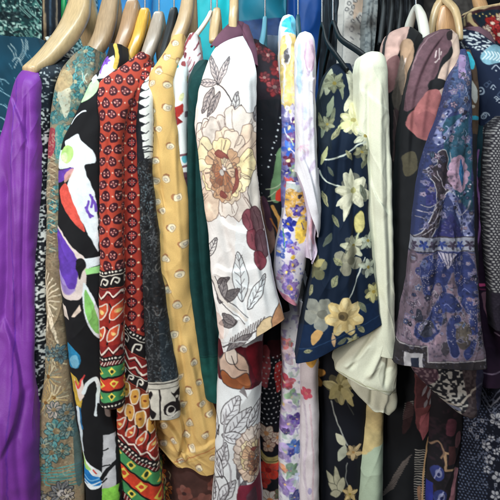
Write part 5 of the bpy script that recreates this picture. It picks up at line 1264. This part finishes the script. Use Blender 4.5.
def p_white(pr):
    pr.fill([(352, -20), (372, -20), (368, 14), (360, 12), (352, 22)], (196, 170, 150), .9)
    for (x, y) in [(348, 4), (352, 8), (350, 14), (346, 10), (354, 2), (352, 22)]:
        pr.ell(x, y, 2.2, 2.2, (90, 90, 92)); pr.ell(x, y, 1.2, 1.2, (196, 190, 184))
    pr.line([(356, 18), (360, 24), (362, 22), (360, 30)], 1.2, (80, 78, 84)); pr.line([(357, 20), (360, 16), (363, 20)], .9, (80, 78, 84)); pr.ell(351, 30, 2, 3, (120, 116, 118)); pr.ell(351, 30, 1, 2, (200, 196, 192)); pr.line([(358, 34), (362, 36), (360, 40), (364, 38)], 1.2, (100, 98, 104)); pr.line([(349, 38), (352, 40)], 1, (110, 106, 110)); pr.ell(352, 68, 3, 3, (140, 140, 144)); pr.ell(352, 68, 1.6, 1.6, (190, 190, 190))
    pr.speckle((150, 146, 144), 1.4, .5, 4, 20, .3, .5)
back('blouse', 'off-white panel with small grey drawings hanging behind the black hangers', 'blouse', (196, 190, 184), [(344, -22), (342, 40), (338, 110)], [(370, -22), (368, 40), (366, 110)], 1.20, p_white, 313)
def p_lace2(pr):
    pr.speckle((92, 98, 102), 1.6, .15, 4, 12, .3, .8)
back('shawl', 'narrow grey lace strip hanging right of the drawn panel', 'shawl', (140, 144, 144), [(368, -22), (366, 40), (362, 90)], [(380, -22), (377, 40), (373, 90)], 1.18, p_lace2, 314)
def p_blk(pr):
    pr.mottle(.35, 5, 8)
    for k in range(8):
        x = 380 + k * 5; pr.line([(x, -20), (x + 1, 30)], 1.0, (72, 78, 84), True, .7)
back('coat', 'black coat at the back above the beige and mauve petals blouse', 'coat', (22, 24, 28), [(374, -22), (374, 60), (374, 200)], [(422, -22), (422, 60), (424, 200)], 1.22, p_blk, 315)
back('coat', 'dark grey brown coat at the back behind the widest pale hanger', 'coat', (66, 62, 60), [(418, -22), (418, 60), (418, 200)], [(478, -22), (478, 60), (478, 200)], 1.26, p_blk, 316)
def p_rf(pr):
    pr.line([(466, 10), (478, 8), (496, 4), (520, 4)], 5, (196, 170, 130)); pr.line([(469, 14), (470, 22), (476, 30)], 3, (190, 164, 120)); pr.fill([(470, 16), (484, 11), (520, 10), (520, 60), (494, 60), (480, 32)], (22, 34, 46))
    for (x, y, r, c) in [(490, 24, 8, (170, 46, 44)), (497, 36, 9, (160, 40, 40)), (484, 30, 5, (190, 170, 150)), (498, 18, 5, (206, 186, 160)), (488, 38, 5, (186, 150, 130)), (506, 26, 8, (180, 60, 50))]:
        pr.flower(x, y, r, 6, c, (220, 200, 180), (70, 20, 26), random.random() * 3, .75, .6, 18)
    for k in range(12):
        pr.ell(474 + k * 3.4, 15 + 2 * (k % 2), .8, .8, (200, 176, 110))
back('blouse', 'navy and beige bordered blouse with red roses, top right corner', 'blouse', (60, 34, 38), [(474, 8), (468, 16), (470, 40), (472, 120)], [(522, 0), (526, 10), (528, 40), (528, 120)], 1.03, p_rf, 317, None, .004, nf=1.4)
back('blouse', 'plain mauve shoulder squeezed under the rose bordered blouse', 'blouse', (118, 88, 100), [(468, 27), (468, 34), (472, 48), (474, 110)], [(480, 27), (490, 34), (496, 48), (498, 110)], .965, None, 318, None, .003, nf=1.2)

# ================================================================== hangers and the rail
def wood(name, c, rough=.40, var=.15):
    return solid(name, c, rough, 0, .05, 60, var, True, .35)
PALE = wood('pale_wood', (198, 170, 128)); GREYW = wood('grey_brown_wood', (168, 142, 112)); YEL = wood('yellow_wood', (222, 172, 74), .25); BEI = wood('beige_wood', (190, 162, 126)); WARM = wood('warm_wood', (196, 150, 106))
WHP = solid('white_plastic', (226, 222, 210), .3, 0, 0, 20, .03); BLP = solid('black_plastic', (22, 26, 30), .5, 0, 0, 20, .1); TEP = solid('teal_plastic', (96, 152, 172), .35, 0, 0, 20, .08); GRP = solid('green_plastic', (20, 150, 84), .35, 0, 0, 20, .08)
hanger('pale varnished wooden hanger, the largest, carrying the purple blouse', [(29, 70, .80), (44, 60, .84), (58, 46, .89), (70, 30, .94), (78, 12, .975), (83, -10, 1.0)], [(14, 9), (19, 15), (22, 20), (25, 23), (27, 24), (20, 20)], PALE)
hanger('grey brown wooden hanger second from the left, over the tan flowered blouse', [(84, 66, .93), (93, 53, .945), (102, 38, .96), (107, 20, .98), (112, -2, 1.0)], [(15, 13), (18, 18), (20, 20), (22, 20), (18, 14)], GREYW)
hanger('brown wooden hanger over the black brush stroke blouse', [(113, 64, .95), (121, 46, .96), (127, 30, .97), (131, 14, .985), (133, 4, 1.0)], [(13, 12), (15, 16), (17, 18), (18, 18), (14, 12)], wood('brown_wood', (168, 134, 102)))
hanger('glossy yellow wooden hanger next to the brown one', [(123, 78, .95), (130, 58, .96), (138, 38, .97), (142, 22, .985), (145, 11, 1.0)], [(10, 10), (12, 14), (13, 15), (13, 15), (11, 8)], YEL)
hanger('greyish wooden hanger standing out of the red blouse', [(142, 70, .95), (149, 50, .96), (154, 36, .97), (157, 24, .985), (159, 14, 1.0)], [(12, 12), (15, 14), (16, 15), (15, 14), (11, 7)], wood('ash_wood', (166, 152, 138)))
hanger('black plastic hanger between greyish wood and light wood', [(160, 66, .9), (165, 46, .94), (170, 28, .97), (174, 10, 1.0)], [(7, 8), (8, 9), (9, 10), (8, 7)], BLP)
hanger('light wooden hanger rising from the mustard shoulder', [(168, 56, .955), (179, 34, .965), (186, 14, .98), (190, -12, 1.0)], [(13, 12), (15, 16), (16, 20), (14, 16)], BEI)
hanger('slim white plastic hanger with a bent arm and steel hook', [(197, 34, .95), (203, 26, .97), (208, 18, .985), (211, 12, 1.0)], [(5, 5), (5, 5), (5, 5), (4, 4)], WHP)
hanger('short pale wooden hanger end left of the burgundy collar', [(213, 42, .95), (214, 32, .96), (216, 20, .98), (217, 10, 1.0)], [(9, 9), (11, 11), (11, 11), (8, 6)], PALE)
hanger('pale wooden hanger rising from the burgundy collar', [(233, 36, .93), (233, 22, .95), (234, 8, .98), (234, -14, 1.0)], [(9, 9), (10, 12), (11, 14), (10, 12)], PALE)
hanger('teal plastic hanger neck above the black rose dress', [(258, 56, .96), (262, 42, .97), (264, 30, .985), (265, 18, 1.0)], [(8, 8), (7, 7), (6, 6), (5, 5)], TEP)
hanger('dark teal plastic hanger neck above the white and pink blouse', [(300, 46, .93), (299, 34, .96), (298, 24, .98), (298, 16, 1.0)], [(7, 7), (6, 6), (6, 6), (4, 4)], solid('dark_teal_plastic', (34, 74, 88), .35, 0, 0, 20, .08))
hanger('black plastic hanger over the lily blouse, leaning to the left', [(347, 70, .88), (337, 56, .91), (327, 42, .95), (322, 24, 1.0)], [(4, 6), (4, 6), (4, 6), (3, 5)], BLP)
hanger('flat black hanger bar reaching into the cream blouse', [(372, 62, .86), (358, 51, .89), (340, 38, .95), (333, 22, 1.0)], [(4.5, 7), (4.5, 7), (4.5, 7), (4, 5)], BLP)
hanger('glossy white plastic hanger tip beside the widest pale hanger', [(425, 40, .93), (424, 30, .94), (421, 16, .96), (416, 8, 1.0)], [(11, 10), (11, 12), (10, 12), (6, 8)], WHP)
t = hanger('widest pale wooden hanger, arched above the mauve petals blouse', [(460, 40, .93), (459, 26, .935), (455, 10, .95), (446, 0, .985), (442, -8, 1.0)], [(6, 7), (7, 8), (8, 8), (9, 8), (8, 6)], PALE)
arch = [P(a, b, c) for a, b, c in [(430, 42, 1.0), (433, 22, 1.0), (438, 6, 1.0), (446, -3, 1.0)]]
loft('far_arm', arch, [(.006, .007), (.008, .008), (.009, .008), (.008, .007)], PALE, t)
loft('core', [P(a, b, c) for a, b, c in [(447, 48, .985), (447, 24, .985), (447, 6, .985)]], [(.023, .008), (.021, .008), (.012, .006)], WARM, t)
hanger('green plastic hanger at the back, top left', [(64, 40, 1.16), (64, 20, 1.16), (64, 0, 1.16), (65, -14, 1.16)], [(6, 6), (7, 7), (7, 7), (5, 5)], GRP, back=False)
hanger('light brown wooden hanger end above the red roses', [(484, 12, 1.05), (480, 4, 1.07), (477, -6, 1.09), (476, -14, 1.1)], [(14, 12), (16, 14), (14, 12), (8, 8)], WARM, back=False)
for k, (x, lb) in enumerate([(382, 'first dark hanger counting from the grey lace strip'), (390, 'second dark hanger counting from the grey lace strip'), (399, 'third dark hanger counting from the grey lace strip'), (408, 'dark hanger nearest the glossy white hanger tip')]):
    hanger(lb, [(x - 2, 44, 1.09), (x, 28, 1.10), (x + 2, 10, 1.11), (x + 3, -8, 1.12)], [(6, 6), (7, 8), (6, 8), (5, 6)], BLP, back=False, group='dark hangers at the back')

t = thing('clothes_rail', 'steel clothes rail running above the whole row of hangers', 'clothes rail', (0, RAIL_Y, 0))
def tube(name, a, b, r, mat, parent):
    return loft(name, [a, tuple((np.array(a) + np.array(b)) / 2), b], [(r, r)] * 3, mat, parent, 16)
tube('rail', (-.95, RAIL_Y, RAIL_Z), (.95, RAIL_Y, RAIL_Z), .0115, STEEL, t)
for s in (-1, 1):
    tube('post', (s * .95, RAIL_Y, .03), (s * .95, RAIL_Y, RAIL_Z + .03), .014, STEEL, t)
    tube('foot', (s * .95, RAIL_Y - .3, .016), (s * .95, RAIL_Y + .3, .016), .014, STEEL, t)
